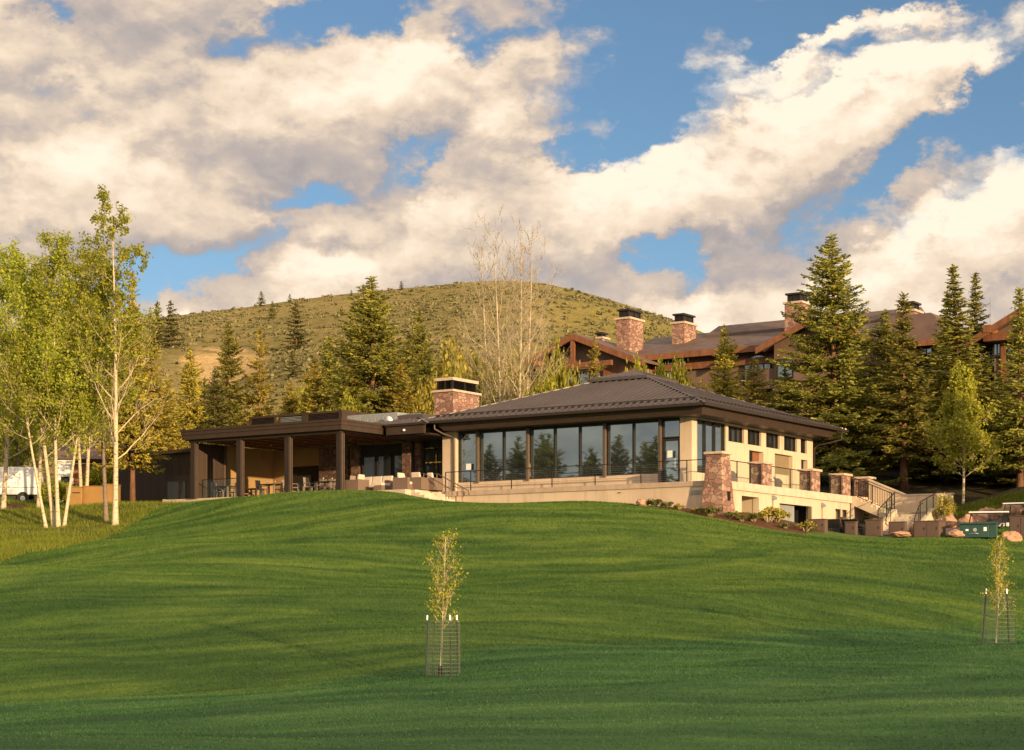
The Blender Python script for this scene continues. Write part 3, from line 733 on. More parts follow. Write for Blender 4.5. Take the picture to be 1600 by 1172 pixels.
SL = .335
def zroof(x, y): return EZ + .06 + SL * min(x - EXL, EXR - x, y - EYF, EYB - y)
mb = MB()
cxr, cyr = (EXL + EXR) / 2, (EYF + EYB) / 2
hy_ = (EYB - EYF) / 2; dx = (EXR - EXL) / 2 - hy_
p = [(EXL, EYF), (EXR, EYF), (EXR, EYB), (EXL, EYB)]
zt_ = EZ + .06 + SL * hy_
V = [(x, y, EZ + .06) for x, y in p] + [(cxr - dx, cyr, zt_), (cxr + dx, cyr, zt_)] + [(x, y, EZ) for x, y in p]
mb.add(V, [(0, 1, 5, 4), (1, 2, 5), (2, 3, 4, 5), (3, 0, 4), (0, 6, 7, 1), (1, 7, 8, 2), (2, 8, 9, 3), (3, 9, 6, 0), (9, 8, 7, 6)])
def seams(mb, x0, x1, y0, y1, ez, sl, pitch, h=.075, w=.05, sides='fr', stop=99.0):
    hx = (x1 - x0) / 2; hyy = (y1 - y0) / 2
    def rib(p, q): mb.beam((p[0], p[1], p[2] + h / 2), (q[0], q[1], q[2] + h / 2), w, h)
    if 'f' in sides:
        k = x0 + pitch / 2
        while k < x1:
            t = min(k - x0, x1 - k, hyy, stop)
            if t > .15: rib((k, y0 + .01, ez), (k, y0 + t, ez + sl * t))
            k += pitch
    if 'r' in sides:
        k = y0 + pitch / 2
        while k < y1:
            t = min(k - y0, y1 - k, hx, stop)
            if t > .15: rib((x1 - .01, k, ez), (x1 - t, k, ez + sl * t))
            k += pitch
seams(mb, EXL, EXR, EYF, EYB, EZ + .06, SL, .41)
roof = mb.build('roof', M['roof_metal'], club)
b = MB()
for (a, c) in (((EXR, EYF), (1, -1)), ((EXL, EYF), (-1, -1)), ((EXR, EYB), (1, 1))):
    b.beam((a[0], a[1], EZ + .09), (a[0] - c[0] * hy_, a[1] - c[1] * hy_, zt_ + .04), .13, .04)
b.build('hip_cap', M['roof_metal'], roof)
b = MB()
tt = .75
for q in np.arange(EXL + 1.2, EXR - .9, .41): b.box(q - .04, q + .04, EYF + tt - .05, EYF + tt + .05, EZ + .06 + SL * tt, EZ + .06 + SL * tt + .13)
b.tube([(EXL + 1, EYF + tt, EZ + .19 + SL * tt), (EXR - .8, EYF + tt, EZ + .19 + SL * tt)], .022)
for q in np.arange(EYF + 1.2, EYB - .9, .41): b.box(EXR - tt - .05, EXR - tt + .05, q - .04, q + .04, EZ + .06 + SL * tt, EZ + .06 + SL * tt + .13)
b.tube([(EXR - tt, EYF + 1, EZ + .19 + SL * tt), (EXR - tt, EYB - .8, EZ + .19 + SL * tt)], .022)
b.build('snow_guard', M['brown_metal'], roof)
b = MB()
b.box(EXL - .1, EXR + .1, EYF - .12, EYF - .002, EZ - .09, EZ + .05); b.box(EXR + .002, EXR + .12, EYF - .12, EYB + .1, EZ - .09, EZ + .05); b.box(EXL - .12, EXL - .002, EYF - .12, EYB, EZ - .09, EZ + .05)
b.build('gutter', M['brown_metal'], roof)
# raised cap of the roof
ccx, ccy, ch_, cz = -10.05, 9.2, 1.8, 14.06
b = MB(); b.box(ccx - 1.5, ccx + 1.5, ccy - 1.5, ccy + 1.5, 13.6, cz - .001)
b.box(ccx - ch_, ccx + ch_, ccy - ch_, ccy + ch_, cz, cz + .16)
b.add([(ccx - ch_, ccy - ch_, cz + .161), (ccx + ch_, ccy - ch_, cz + .161), (ccx + ch_, ccy + ch_, cz + .161), (ccx - ch_, ccy + ch_, cz + .161), (ccx, ccy, cz + .72)], [(0, 1, 4), (1, 2, 4), (2, 3, 4), (3, 0, 4)])
seams(b, ccx - ch_, ccx + ch_, ccy - ch_, ccy + ch_, cz + .161, .31, .41, .04)
b.build('roof_cap', M['roof_metal'], roof)
# downspouts
b = MB().tube([(-17.55, .62, 11.55), (-17.55, .62, 11.22), (-17.35, 1.2, 10.98), (-17.1, 1.75, 10.86), (-17.1, 1.79, 10.7), (-17.1, 1.79, 7.8)], .05, 8)
b.build('downspout', M['post_metal'], club, True)
b = MB().tube([(-1.08, 17.0, 11.5), (-1.08, 17.0, 11.05), (-2.3, 16.5, 10.75), (-2.5, 16.46, 10.6), (-2.5, 16.46, 7.8)], .05, 8)
b.build('downspout', M['brown_metal'], club, True)
# stone chimney with a louvred top, left of the hall roof
x0, x1, y0, y1 = -20.75, -19.42, 4.95, 7.55
c = MB().box(x0, x1, y0, y1, 10.5, 13.80).build('chimney', M['stone'], club)
MB().box(x0 - .1, x1 + .1, y0 - .1, y1 + .1, 13.80, 13.92).build('capstone', M['capstone'], c)
b = MB()
for (a, d2) in ((x0 + .12, y0 + .12), (x1 - .24, y0 + .12), (x1 - .24, y1 - .24), (x0 + .12, y1 - .24), ((x0 + x1) / 2 - .04, y0 + .12), (x1 - .24, (y0 + y1) / 2)): b.box(a, a + .12, d2, d2 + .12, 13.92, 14.45)
for k in range(7):
    z = 13.95 + k * .07
    b.hexa([(x0 + .14, y0 + .13, z), (x1 - .14, y0 + .13, z), (x1 - .14, y1 - .14, z), (x0 + .14, y1 - .14, z)], [(x0 + .18, y0 + .17, z + .035), (x1 - .18, y0 + .17, z + .035), (x1 - .18, y1 - .18, z + .035), (x0 + .18, y1 - .18, z + .035)])
b.build('louvre', M['black_metal'], c)
MB().box(x0 + .02, x1 - .02, y0 + .02, y1 - .02, 14.452, 14.62).build('chimney_lid', M['capstone'], c)
# ------------------------------------------------------------------ connector
MB().box(-20.4, -17.85, .05, .25, 10.98, 11.50).build('fascia', M['fascia'], club)
MB().box(-21, -17.6, .26, 6.5, 10.9, 11.0).build('soffit', M['brown_metal'], club)
b = MB(); X0, X1, Y0, Y1 = -23.6, -17.6, 0, 8.0
ez = 11.52; sl = .27; hxx = (X1 - X0) / 2
b.add([(X0, Y0, ez), (X1, Y0, ez), (X1, Y1, ez), (X0, Y1, ez), ((X0 + X1) / 2, Y0 + hxx, ez + sl * hxx), ((X0 + X1) / 2, Y1 - hxx, ez + sl * hxx)], [(0, 1, 4), (1, 2, 5, 4), (2, 3, 5), (3, 0, 4, 5)])
seams(b, X0, X1, Y0, Y1, ez, sl, .41, .045)
r2 = b.build('roof', M['roof_metal'], club)
MB().beam((X1, Y0, ez + .03), ((X0 + X1) / 2, Y0 + hxx, ez + sl * hxx + .03), .18, .06).build('hip_cap', M['roof_metal'], r2)
MB().box(-22.0, -19.3, 1.9, 5.6, 12.05, 12.25).add([(-22, 1.9, 12.251), (-19.3, 1.9, 12.251), (-19.3, 5.6, 12.251), (-22, 5.6, 12.251), (-20.65, 3.2, 12.5), (-20.65, 4.3, 12.5)], [(0, 1, 4), (1, 2, 5, 4), (2, 3, 5), (3, 0, 4, 5)]).build('roof_cap', M['roof_metal'], r2)
MB().box(-20.4, -17.6, -.06, .045, 11.44, 11.56).build('gutter', M['brown_metal'], r2)
l = MB().add(*tubegeo([(-19.15, .04, 11.2), (-19.15, -.05, 11.19)], [.07, .05], 10)).build('wall_light', M['white_paint'], club)
# recessed glass behind the connector
YC = 3.6
MB().box(-25.0, -21.6, YC + .1, YC + .3, 10.3, 10.9).box(-21.0, -17.8, YC + .1, YC + .3, 10.55, 10.9).build('header', M['frame'], club)
for a, c2 in ((-24.9, -23.9), (-23.85, -22.75), (-22.7, -21.7)): window('y', YC, a, c2, DK + .1, 10.3, 1, .07, .1, glass='glass_dark')
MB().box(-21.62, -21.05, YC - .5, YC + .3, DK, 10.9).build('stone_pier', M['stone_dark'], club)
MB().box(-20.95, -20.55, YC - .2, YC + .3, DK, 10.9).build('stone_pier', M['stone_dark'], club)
MB().box(-21.05, -20.95, YC - .3, YC + .3, DK, 10.9).build('column', M['brown_metal'], club)
for a in (-20.5, -19.6, -18.75):
    window('y', YC, a, a + .8, 9.75, 10.5, 1, .06, .1, glass='glass_dark')
    d = window('y', YC, a, a + .8, DK, 9.68, 1, .12, .1, glass='glass_dark', name='door')
    MB().tube([(a + .7, YC - .09, 8.5), (a + .7, YC - .09, 9.0)], .018).build('handle', M['steel'], d)
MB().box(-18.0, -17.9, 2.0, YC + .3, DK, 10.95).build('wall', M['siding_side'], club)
# ------------------------------------------------------------------ dining pavilion
PX0, PX1, PY0 = -32.3, -20.72, -3.42
b = MB()
for z0, z1, o in ((11.05, 11.31, 0), (11.312, 11.50, .04), (11.502, 11.62, .08)):
    b.box(PX0 - o, PX1 + o, PY0 - o, PY0 + .16, z0, z1); b.box(PX1 - .16, PX1 + o, PY0 + .162, .3, z0, z1); b.box(PX0 - o, PX0 + .16, PY0 + .162, 8, z0, z1)
b.build('fascia', M['fascia'], club)
MB().box(PX0 + .17, PX1 - .17, PY0 + .17, 8, 11.12, 11.3).build('roof', M['brown_metal'], club)
MB().box(PX0 + .3, PX1 - .3, PY0 + .25, -3.2 + .35, 10.90, 11.10).box(PX1 - .6, PX1 - .3, -2.8, 3.8, 11.0, 11.1).build('roof_beam', M['brown_metal'], club)
b = MB()
for k in np.arange(-31.5, -21.5, 1.2): b.box(k, k + .12, -2.8, 3.8, 10.96, 11.11)
b.build('ceiling_joist', M['timber'], club)
for a in (-31.72, -28.25, -24.75, -21.12):
    cl_ = MB().box(a - .17, a + .17, -3.17, -2.83, DK, 10.9).build('column', M['brown_metal'], club, bevel=.02)
    MB().box(a + .172, a + .20, -3.10, -3.04, DK, 10.9).box(a + .172, a + .20, -2.96, -2.90, DK, 10.9).build('column_trim', M['post_metal'], cl_)
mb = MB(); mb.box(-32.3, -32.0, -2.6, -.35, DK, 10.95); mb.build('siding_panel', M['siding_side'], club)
MB().box(-32.3, -31.9, -.345, -.1, DK, 10.95).build('column', M['post_metal'], club)
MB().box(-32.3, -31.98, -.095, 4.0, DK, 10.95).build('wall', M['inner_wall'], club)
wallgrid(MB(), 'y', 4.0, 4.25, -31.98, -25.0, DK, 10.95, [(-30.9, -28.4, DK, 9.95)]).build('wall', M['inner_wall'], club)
MB().box(-30.95, -28.35, 4.26, 4.4, DK, 10).build('fireplace_opening', M['dark_void'], club)
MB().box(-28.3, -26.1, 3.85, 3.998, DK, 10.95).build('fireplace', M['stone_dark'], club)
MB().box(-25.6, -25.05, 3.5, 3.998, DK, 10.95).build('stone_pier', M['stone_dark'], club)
MB().box(-34.2, -16.86, -2.92, 6.0, 7.25, DK - .004).build('terrace_slab', M['concrete'], club)
MB().box(-34.3, -34.202, -2.92, 2, 7.1, DK + .02).build('terrace_kerb', M['concrete'], club)
for a, c in ((-29.5, 1.0), (-26.5, .5), (-23.5, .8), (-30.6, -.8)): MB().cyl((a, c, 0), .06, 10.93, 10.955, 10).build('downlight', M['white_paint'], club)
# brown boarded wing running away to the left of the pavilion
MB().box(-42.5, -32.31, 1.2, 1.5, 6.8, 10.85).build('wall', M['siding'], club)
MB().box(-42.7, -32.32, 1.02, 1.6, 10.852, 11.08).build('fascia', M['fascia'], club)
MB().box(-37.3, -35.9, 1.16, 1.198, 7.4, 9.5).build('service_door', M['siding_side'], club)
# ------------------------------------------------------------------ rooftop plant
def onclub(name, x, y, z, label, cat, group=None, rz=0):
    X, Y = L2W(x, y); return empty(name, (X, Y, z), AZ + rz, label, cat, group)
s = onclub('equipment_screen', -28.6, 1.5, 11.64, 'brown louvred screen around plant on the flat pavilion roof', 'roof screen')
b = MB(); b.box(-3.0, 3.9, -.06, .06, 0, .10); b.box(-2.9, -2.75, -.05, .05, -.44, -.002); b.box(3.6, 3.75, -.05, .05, -.44, -.002); b.box(.3, .45, -.05, .05, -.44, -.002); b.box(-3.0, 3.9, -.06, .06, .98, 1.1)
for a in (-3.0, -1.1, -.75, 1.05, 1.3, 3.75): b.box(a, a + .15, -.05, .05, .102, .978)
b.build('screen_frame', M['fascia'], s)
for a, c, mm in ((-2.84, -1.12, 'brown_metal'), (-.58, 1.04, 'galv'), (1.46, 3.74, 'brown_metal')):
    b = MB()
    for k in range(11): b.hexa([(a, -.03, .11 + k * .078), (c, -.03, .11 + k * .078), (c, .03, .14 + k * .078), (a, .03, .14 + k * .078)], [(a, -.03, .125 + k * .078), (c, -.03, .125 + k * .078), (c, .03, .155 + k * .078), (a, .03, .155 + k * .078)])
    b.build('louvre', M[mm], s)
    MB().box(a - .02, c + .02, .034, .055, .102, .978).build('back_panel', M['brown_metal'], s)
MB().box(3.92, 4.0, -.06, 2.6, 0, 1.12).build('side_panel', M['fascia'], s)
MB().box(-2.9, 3.8, .5, 2.4, -.44, .7).build('plant_housing', M['brown_metal'], s)
u = onclub('rooftop_unit', -22.9, 2.6, 11.3, 'grey boxy air handling unit on the flat roof beside the small hipped roof', 'air unit')
MB().box(-2.0, 1.9, -.7, .7, .1, 1.15).build('housing', M['galv'], u, bevel=.03)
MB().box(-1.7, 1.6, -.6, .6, 0, .098).build('curb', M['black_metal'], u)
b = MB()
for k in range(5): b.box(-1.2 + k * .55, -.75 + k * .55, -.72, -.702, .3, .95)
b.build('access_panel', M['galv'], u)
b = MB(); b.add(*tubegeo([(1.5, -1.05, .62), (1.5, -.98, .62), (1.5, -.85, .62)], [.30, .27, .06], 16)); b.tube([(1.5, -.85, .6), (1.5, -.6, .1)], .03); b.build('vent_hood', M['white_paint'], u, True)
# ------------------------------------------------------------------ trees
def spruce(H, Rb, seed, expo=.85, bare=.04, whorl=.33, droop=.25, tops=1, quad=1.0, gap=.12, spire=0.0):
    r = np.random.default_rng(seed)
    Cs, Us, Vs = [], [], []
    mb = MB()
    lean = r.normal(0, .006, 2) * H
    def axis_pt(z): return np.array([lean[0] * (z / H) ** 2, lean[1] * (z / H) ** 2, z])
    mb.tube([axis_pt(z) for z in np.linspace(-.4, H * .985, 9)], [max(.012, H * .0135 * (1 - .97 * q) + (.03 if q == 0 else 0)) for q in np.linspace(0, 1, 9)], 8)
    z = H * bare
    lop = r.uniform(0, 6.28)
    while z < H * .985:
        t = z / H
        prof = (1 - t) ** expo
        if spire: prof *= (1 - spire * smooth(.35, .75, t) * (1 - smooth(.8, 1.0, t) * .6))
        nb = int(r.integers(5, 8)) if t < .85 else 4
        a0 = r.uniform(0, 6.28)
        for b in range(nb):
            if r.random() < gap: continue
            a = a0 + b * 6.283 / nb + r.normal(0, .22)
            L = max(.18, Rb * prof * r.uniform(.68, 1.12) * (1 + .10 * math.cos(a - lop)))
            pitch = -.28 + .95 * t ** 1.3 + r.normal(0, .08)
            dirh = np.array([math.cos(a), math.sin(a), 0.]); sideh = np.array([-math.sin(a), math.cos(a), 0.])
            zb = z + r.uniform(-.5, .5) * whorl
            def bp(s):
                return axis_pt(zb) + dirh * (L * s * (1 - .06 * s)) + np.array([0, 0, L * (math.tan(pitch) * s - droop * (1 - t) * 1.3 * (s - s * s) * 1.6 + .05 * s * s)])
            if L > .8: mb.tube([bp(0), bp(.35), bp(.7)], [.012 * L + .01, .008 * L + .008, .006], 4)
            step = .145 * quad
            for s in np.arange(.14 if L > 1 else .02, 1.0, step / max(L, .25)):
                p = bp(s); tan = unit(bp(min(s + .05, 1)) - bp(max(s - .05, 0)))
                for sgn in (-1, 1, 0):
                    if sgn == 0 and r.random() < .35: continue
                    l = (.26 + .62 * (1 - s) * min(1, L / 2.2)) * r.uniform(.65, 1.15) * min(1, .45 + L * .5)
                    ang = .95 + r.normal(0, .12)
                    d = tan * math.cos(ang) + sideh * sgn * math.sin(ang) if sgn else tan * .5 + np.array([0, 0, r.uniform(-.9, .35)])
                    if sgn == 0: l *= .6
                    d = unit(d + np.array([0, 0, r.normal(-.14, .10)]))
                    n = max(1, int(round(l / (.115 * quad))))
                    q = (np.arange(n) + .55) / n
                    pos = p + d * (q * l)[:, None] + np.array([0, 0, -1.]) * (.10 * l * q * q)[:, None] + r.normal(0, .022, (n, 3))
                    u = d + r.normal(0, .34, (n, 3))
                    v = np.cross(u, r.normal(0, 1, (n, 3)) * .55 + dirh * 1.2 + np.array([0, 0, .55]))
                    Cs.append(pos); Us.append(unit(u) * (.088 * quad) * r.uniform(.8, 1.25, (n, 1))); Vs.append(unit(v) * (.036 * quad) * r.uniform(.7, 1.3, (n, 1)))
        z += whorl * r.uniform(.75, 1.25) * (1 if t < .8 else .75) * (.6 + .4 * quad)
    # leader
    n = 26; zz = np.linspace(.93, 1.0, n) * H
    Cs.append(np.array([axis_pt(q) for q in zz]) + r.normal(0, .04, (n, 3))); Us.append(unit(r.normal(0, .5, (n, 3)) + [0, 0, 1]) * .11); Vs.append(unit(r.normal(0, 1, (n, 3))) * .04)
    return mb, (np.concatenate(Cs), np.concatenate(Us), np.concatenate(Vs))
PROTO = {}
def proto(key, H, Rb, cm, bm, geo):
    mb, (C, U, V) = geo
    tr = MB(); tr.v, tr.f = mb.v, mb.f
    me = bpy.data.meshes.new('trunk'); me.from_pydata(tr.v, [], tr.f); me.update()
    me.polygons.foreach_set('use_smooth', [True] * len(me.polygons)); me.materials.append(M[bm])
    cr = None
    if C is not None:
        cr = quadmesh('crown', C, U, V); cr.materials.append(M[cm])
    PROTO[key] = (H, Rb, me, cr)
def recolour(key, src, cm):
    H, Rb, me, cr = PROTO[src]; cr = cr.copy(); cr.materials[0] = M[cm]; PROTO[key] = (H, Rb, me, cr)
proto('broad', 17, 4.6, 'spruce', 'spruce_bark', spruce(17, 4.6, 1, .80, .05, gap=.10))
proto('mid', 14, 3.0, 'spruce', 'spruce_bark', spruce(14, 3.0, 2, .75, .08, gap=.10))
proto('narrow', 15, 2.7, 'spruce', 'spruce_bark', spruce(15, 2.7, 3, .82, .06, spire=.40, gap=.10))
proto('tall_bare', 14, 2.9, 'spruce', 'spruce_bark', spruce(14, 2.9, 4, .80, .19, spire=.35, gap=.10))
proto('small', 8, 2.0, 'spruce', 'spruce_bark', spruce(8, 2.0, 5, .8, .05, whorl=.28, gap=.16))
proto('hillside', 10, 2.4, 'spruce_blue', 'spruce_bark', spruce(10, 2.4, 6, .75, .02, whorl=.5, quad=2.0, gap=.05))
proto('tufted', 13, 2.6, 'spruce', 'spruce_bark', spruce(13, 2.6, 8, .7, .05, whorl=.45, gap=.24, droop=.1))
recolour('broad_gold', 'broad', 'spruce_gold'); recolour('mid_gold', 'mid', 'spruce_gold'); recolour('tufted_gold', 'tufted', 'spruce_gold'); recolour('small_gold', 'small', 'spruce_gold')
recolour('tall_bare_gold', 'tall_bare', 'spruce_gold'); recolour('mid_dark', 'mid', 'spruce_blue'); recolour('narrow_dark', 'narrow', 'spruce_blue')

def decid(H, seed, trunk_path=None, r0=.11, first=.25, nb=26, spread=.30, up=.9, leaves=9000, leaf=.055, sub=7, cluster=.32, top_density=1.0, tw=.010, twigs=True, crown_pow=.8, leafy_from=.0, subup=.55):
    # upright tree: a main stem, ascending branches, twigs, then leaves gathered round the twigs
    r = np.random.default_rng(seed)
    mb = MB(); tips = []
    if trunk_path is None:
        trunk_path = [(r.normal(0, .010) * H * q, r.normal(0, .010) * H * q, H * q) for q in np.linspace(0, 1, 8)]
        trunk_path[0] = (0, 0, 0)
    T = np.array(trunk_path, float)
    def tp(q):
        x = q * (len(T) - 1); i = min(int(x), len(T) - 2); f = x - i
        return T[i] * (1 - f) + T[i + 1] * f
    n = 14
    mb.tube([tp(0) - np.array([0, 0, .3])] + [tp(q) for q in np.linspace(0, 1, n)], [r0 * 1.35] + [max(.010, r0 * (1 - q) ** .85) * (1.25 if q == 0 else 1) for q in np.linspace(0, 1, n)], 8)
    for k in range(nb):
        q = first + (0.97 - first) * ((k + r.uniform(.0, .9)) / nb)
        p = tp(q); a = k * 2.4 + r.normal(0, .4)
        L = spread * H * (max(.05, (1 - q) / (1 - first)) ** crown_pow) * r.uniform(.6, 1.1) + .04 * H
        d = unit(np.array([math.cos(a), math.sin(a), up * r.uniform(.55, 1.2)]))
        path = [p]; cur = p; dd = d
        for s in range(5):
            dd = unit(dd + r.normal(0, .10, 3) + np.array([0, 0, .10])); cur = cur + dd * L / 5; path.append(cur)
        rb = max(.008, r0 * (1 - q) * .42)
        mb.tube(path, [rb * (1 - .85 * i / 5) for i in range(6)], 5)
        P = np.array(path)
        tips.append(P[-1])
        ns = max(3, int(sub * (L / (.2 * H)) ** .7))
        for j in range(ns):
            w = r.uniform(.25, 1); x = w * 5; i = min(int(x), 4); b = P[i] * (1 - (x - i)) + P[i + 1] * (x - i)
            d2 = unit(dd + r.normal(0, .75, 3) + np.array([0, 0, subup * .6])); l2 = L * r.uniform(.18, .45)
            mid = b + d2 * l2 * .5 + r.normal(0, .03, 3); e = b + unit(d2 + np.array([0, 0, .35])) * l2
            if twigs: mb.tube([b, mid, e], [tw * 1.2, tw, tw * .45], 3, )
            tips += [mid, e]
            for _ in range(2):
                e2 = e + unit(d2 + r.normal(0, .7, 3) + np.array([0, 0, .4])) * l2 * .5
                if twigs and tw >= .008: mb.tube([mid if r.random() < .5 else b * .4 + e * .6, e2], [tw * .7, tw * .4], 3)
                tips.append(e2)
    if not leaves: return mb, (None, None, None)
    tips = np.array([t for t in tips if t[2] > leafy_from * H])
    hz = tips[:, 2] / H
    w = 1 - (1 - top_density) * smooth(.4 if top_density < .1 else .5, .6 if top_density < .1 else 1, hz); w /= w.sum()
    i = r.choice(len(tips), leaves, p=w)
    C = tips[i] + r.normal(0, cluster * .55, (leaves, 3)) * np.array([1, 1, .9])
    U = unit(r.normal(0, 1, (leaves, 3))) * leaf * r.uniform(.6, 1.3, (leaves, 1))
    out_ = C * np.array([1, 1, 0]); out_ = unit(out_ + 1e-6)
    V = unit(np.cross(U, r.normal(0, 1, (leaves, 3)) * .7 + out_ + [0, 0, .3])) * leaf * .8 * r.uniform(.6, 1.2, (leaves, 1))
    return mb, (C, U, V)
def plant(key, X, Y, H, Rw, label, cat, group=None, name='tree', rz=None, zbase=None, sink=.0, uni=False):
    H0, R0, tm, cm = PROTO[key]
    z = (gs(X, Y) if zbase is None else zbase) - sink
    e = empty(name, (X, Y, z), random.uniform(0, 6.28) if rz is None else rz, label, cat, group)
    s = H / H0; w = s if uni else Rw / R0 * (1.42 if 'spruce' in name or 'larch' in name or 'pine' in name else 1)
    e.scale = (w, w, s)
    for nm, me in (('trunk', tm), ('crown', cm)):
        if me is None: continue
        o = bpy.data.objects.new(nm, me); col.objects.link(o); o.parent = e
    return e
def byheight(key, px, top, Y, hw, label, cat='spruce', group=None, name='spruce_tree', zbase=None, rz=None):
    X = (px - CX) / F * Y
    z = gs(X, Y) if zbase is None else zbase
    H = CH + (HY - top) / F * Y - z
    return plant(key, X, Y, H, hw / F * Y, label, cat, group, name, zbase=z, rz=rz)
G1 = 'spruces behind the right end of the clubhouse'
byheight('broad', 1303, 366, 120, 112, 'tallest and broadest spruce, rising behind the right corner of the clubhouse roof', group=G1)
byheight('tall_bare', 1412, 458, 117, 74, 'spruce with a bare reddish lower trunk behind the concrete stairs', group=G1)
byheight('mid', 1384, 484, 127, 62, 'spruce half hidden between the tallest spruce and the one with the bare trunk', group=G1)
byheight('narrow', 1471, 455, 124, 62, 'lowest of three pointed spruce tops above the slender yellow green aspen', group=G1)
byheight('narrow', 1501, 413, 120, 86, 'highest of three pointed spruce tops above the slender yellow green aspen', group=G1)
byheight('narrow', 1525, 424, 126, 66, 'narrow spruce top just right of the highest pointed top by the right gable', group=G1)
byheight('tall_bare', 1594, 450, 113, 70, 'dark spruce cut by the right edge of the photo in front of the right gable', group=G1)
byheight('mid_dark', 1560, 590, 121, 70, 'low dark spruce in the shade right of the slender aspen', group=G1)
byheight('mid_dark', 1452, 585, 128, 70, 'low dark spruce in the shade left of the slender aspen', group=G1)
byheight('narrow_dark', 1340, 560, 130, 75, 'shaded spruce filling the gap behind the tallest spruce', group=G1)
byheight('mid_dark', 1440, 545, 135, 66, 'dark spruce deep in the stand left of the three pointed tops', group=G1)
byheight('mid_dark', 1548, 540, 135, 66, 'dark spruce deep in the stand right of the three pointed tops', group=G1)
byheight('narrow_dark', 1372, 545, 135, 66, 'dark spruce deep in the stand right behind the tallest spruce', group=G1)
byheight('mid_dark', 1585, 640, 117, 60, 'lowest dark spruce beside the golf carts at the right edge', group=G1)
byheight('mid_dark', 1478, 665, 119, 56, 'low shaded spruce directly behind the slender aspen trunk', group=G1)
G2 = 'spruces between the clubhouse roof and the lodge'
byheight('mid_gold', 1131, 508, 127, 44, 'pale pointed spruce in front of the lodge below its long eave', group=G2)
byheight('tufted_gold', 1178, 560, 124, 58, 'rounded bushy pine just above the right slope of the clubhouse roof', 'pine', group=G2, name='pine_tree')
byheight('mid', 1226, 575, 122, 46, 'spruce filling in left of the tallest spruce just above the roof edge', group=G2)
byheight('tufted_gold', 928, 526, 133, 32, 'small golden spruce in front of the gable of the lodge', group=G2)
G3 = 'spruces behind the dining pavilion'
byheight('broad', 583, 432, 126, 112, 'big spruce standing behind the pavilion roof in the middle of the trees', group=G3)
byheight('mid', 655, 482, 150, 44, 'dark spruce behind and right of the big middle spruce', group=G3)
byheight('mid', 512, 522, 140, 42, 'dark spruce just left of the big middle spruce', group=G3)
byheight('mid_gold', 492, 558, 127, 46, 'short golden spruce above the equipment screen', group=G3)
byheight('tufted_gold', 404, 512, 131, 40, 'pale golden larch like tree with a visible trunk above the pavilion', 'larch', group=G3, name='larch_tree')
byheight('mid', 356, 503, 130, 46, 'slim dark green spruce above the left half of the pavilion roof', group=G3)
byheight('mid_dark', 335, 575, 124, 40, 'dark spruce low down behind the left corner of the pavilion roof', group=G3)
byheight('mid_gold', 296, 543, 124, 46, 'golden brown spruce above the left corner of the pavilion', group=G3)
byheight('mid_gold', 262, 590, 121, 44, 'low golden spruce above the brown boarded wing', group=G3)
byheight('tufted', 548, 486, 150, 34, 'thin topped spruce peeping over the left shoulder of the big middle spruce', group=G3)
byheight('mid_gold', 628, 560, 124, 50, 'golden green spruce at the right foot of the big middle spruce', group=G3)
byheight('mid_gold', 690, 560, 138, 44, 'yellow green spruce behind the clubhouse chimney', group=G3)
byheight('tall_bare_gold', 207, 426, 110, 52, 'spruce with a straight orange trunk beside the brown boarded wing', group=G3)
byheight('mid', 640, 520, 146, 50, 'dark green spruce between the big middle spruce and the chimney', group=G3)
byheight('mid_gold', 545, 575, 134, 52, 'golden spruce at the left foot of the big middle spruce', group=G3)
byheight('mid_gold', 452, 596, 142, 40, 'small golden spruce above the middle of the equipment screen', group=G3)
byheight('tufted_gold', 236, 520, 118, 50, 'golden loose spruce filling in right of the tallest aspen', group=G3)
byheight('mid', 672, 545, 142, 46, 'spruce directly left of the clubhouse chimney', group=G3)
byheight('tufted', 316, 590, 132, 40, 'low loose spruce just left of the slim dark green one', group=G3)
# on the hill
def on_hill(px, base, y0=155, y1=468):
    ys_ = np.linspace(y0, y1, 400); X = (px - CX) / F * ys_
    pj = HY - F * (hill_z(X, ys_) - CH) / ys_
    return float(ys_[np.argmin(np.abs(pj - base))])
G4 = 'spruces scattered on the hillside'
for px, top, base, hw, lab in [(247, 470, 540, 16, 'left one of a close pair of dark spruces on the left shoulder of the hill'), (267, 469, 542, 18, 'right one of a close pair of dark spruces on the left shoulder of the hill'),
                               (463, 472, 545, 22, 'dark spruce alone in the middle of the left hillside'), (458, 547, 588, 16, 'small bright spruce low on the hillside below the lone dark spruce'),
                               (425, 470, 499, 9, 'little spruce just under the skyline left of the lone dark spruce'), (408, 455, 479, 9, 'tiny dark spruce standing on the skyline furthest left'),
                               (453, 459, 472, 5, 'tiny bluish spruce on the skyline right of the first one'), (627, 439, 453, 6, 'tiny spruce on the skyline near the top of the hill'), (549, 453, 462, 4, 'smallest shrubby spruce on the skyline halfway up')]:
    Y = on_hill(px, base); X = (px - CX) / F * Y; z = float(hill_z(np.array([X]), np.array([Y]))[0])
    zt = CH + (HY - top) / F * Y
    plant('hillside', X, Y, max(zt - z, 1.2) + .5, hw / F * Y, lab, 'spruce', G4, 'spruce_tree', zbase=z - .5)
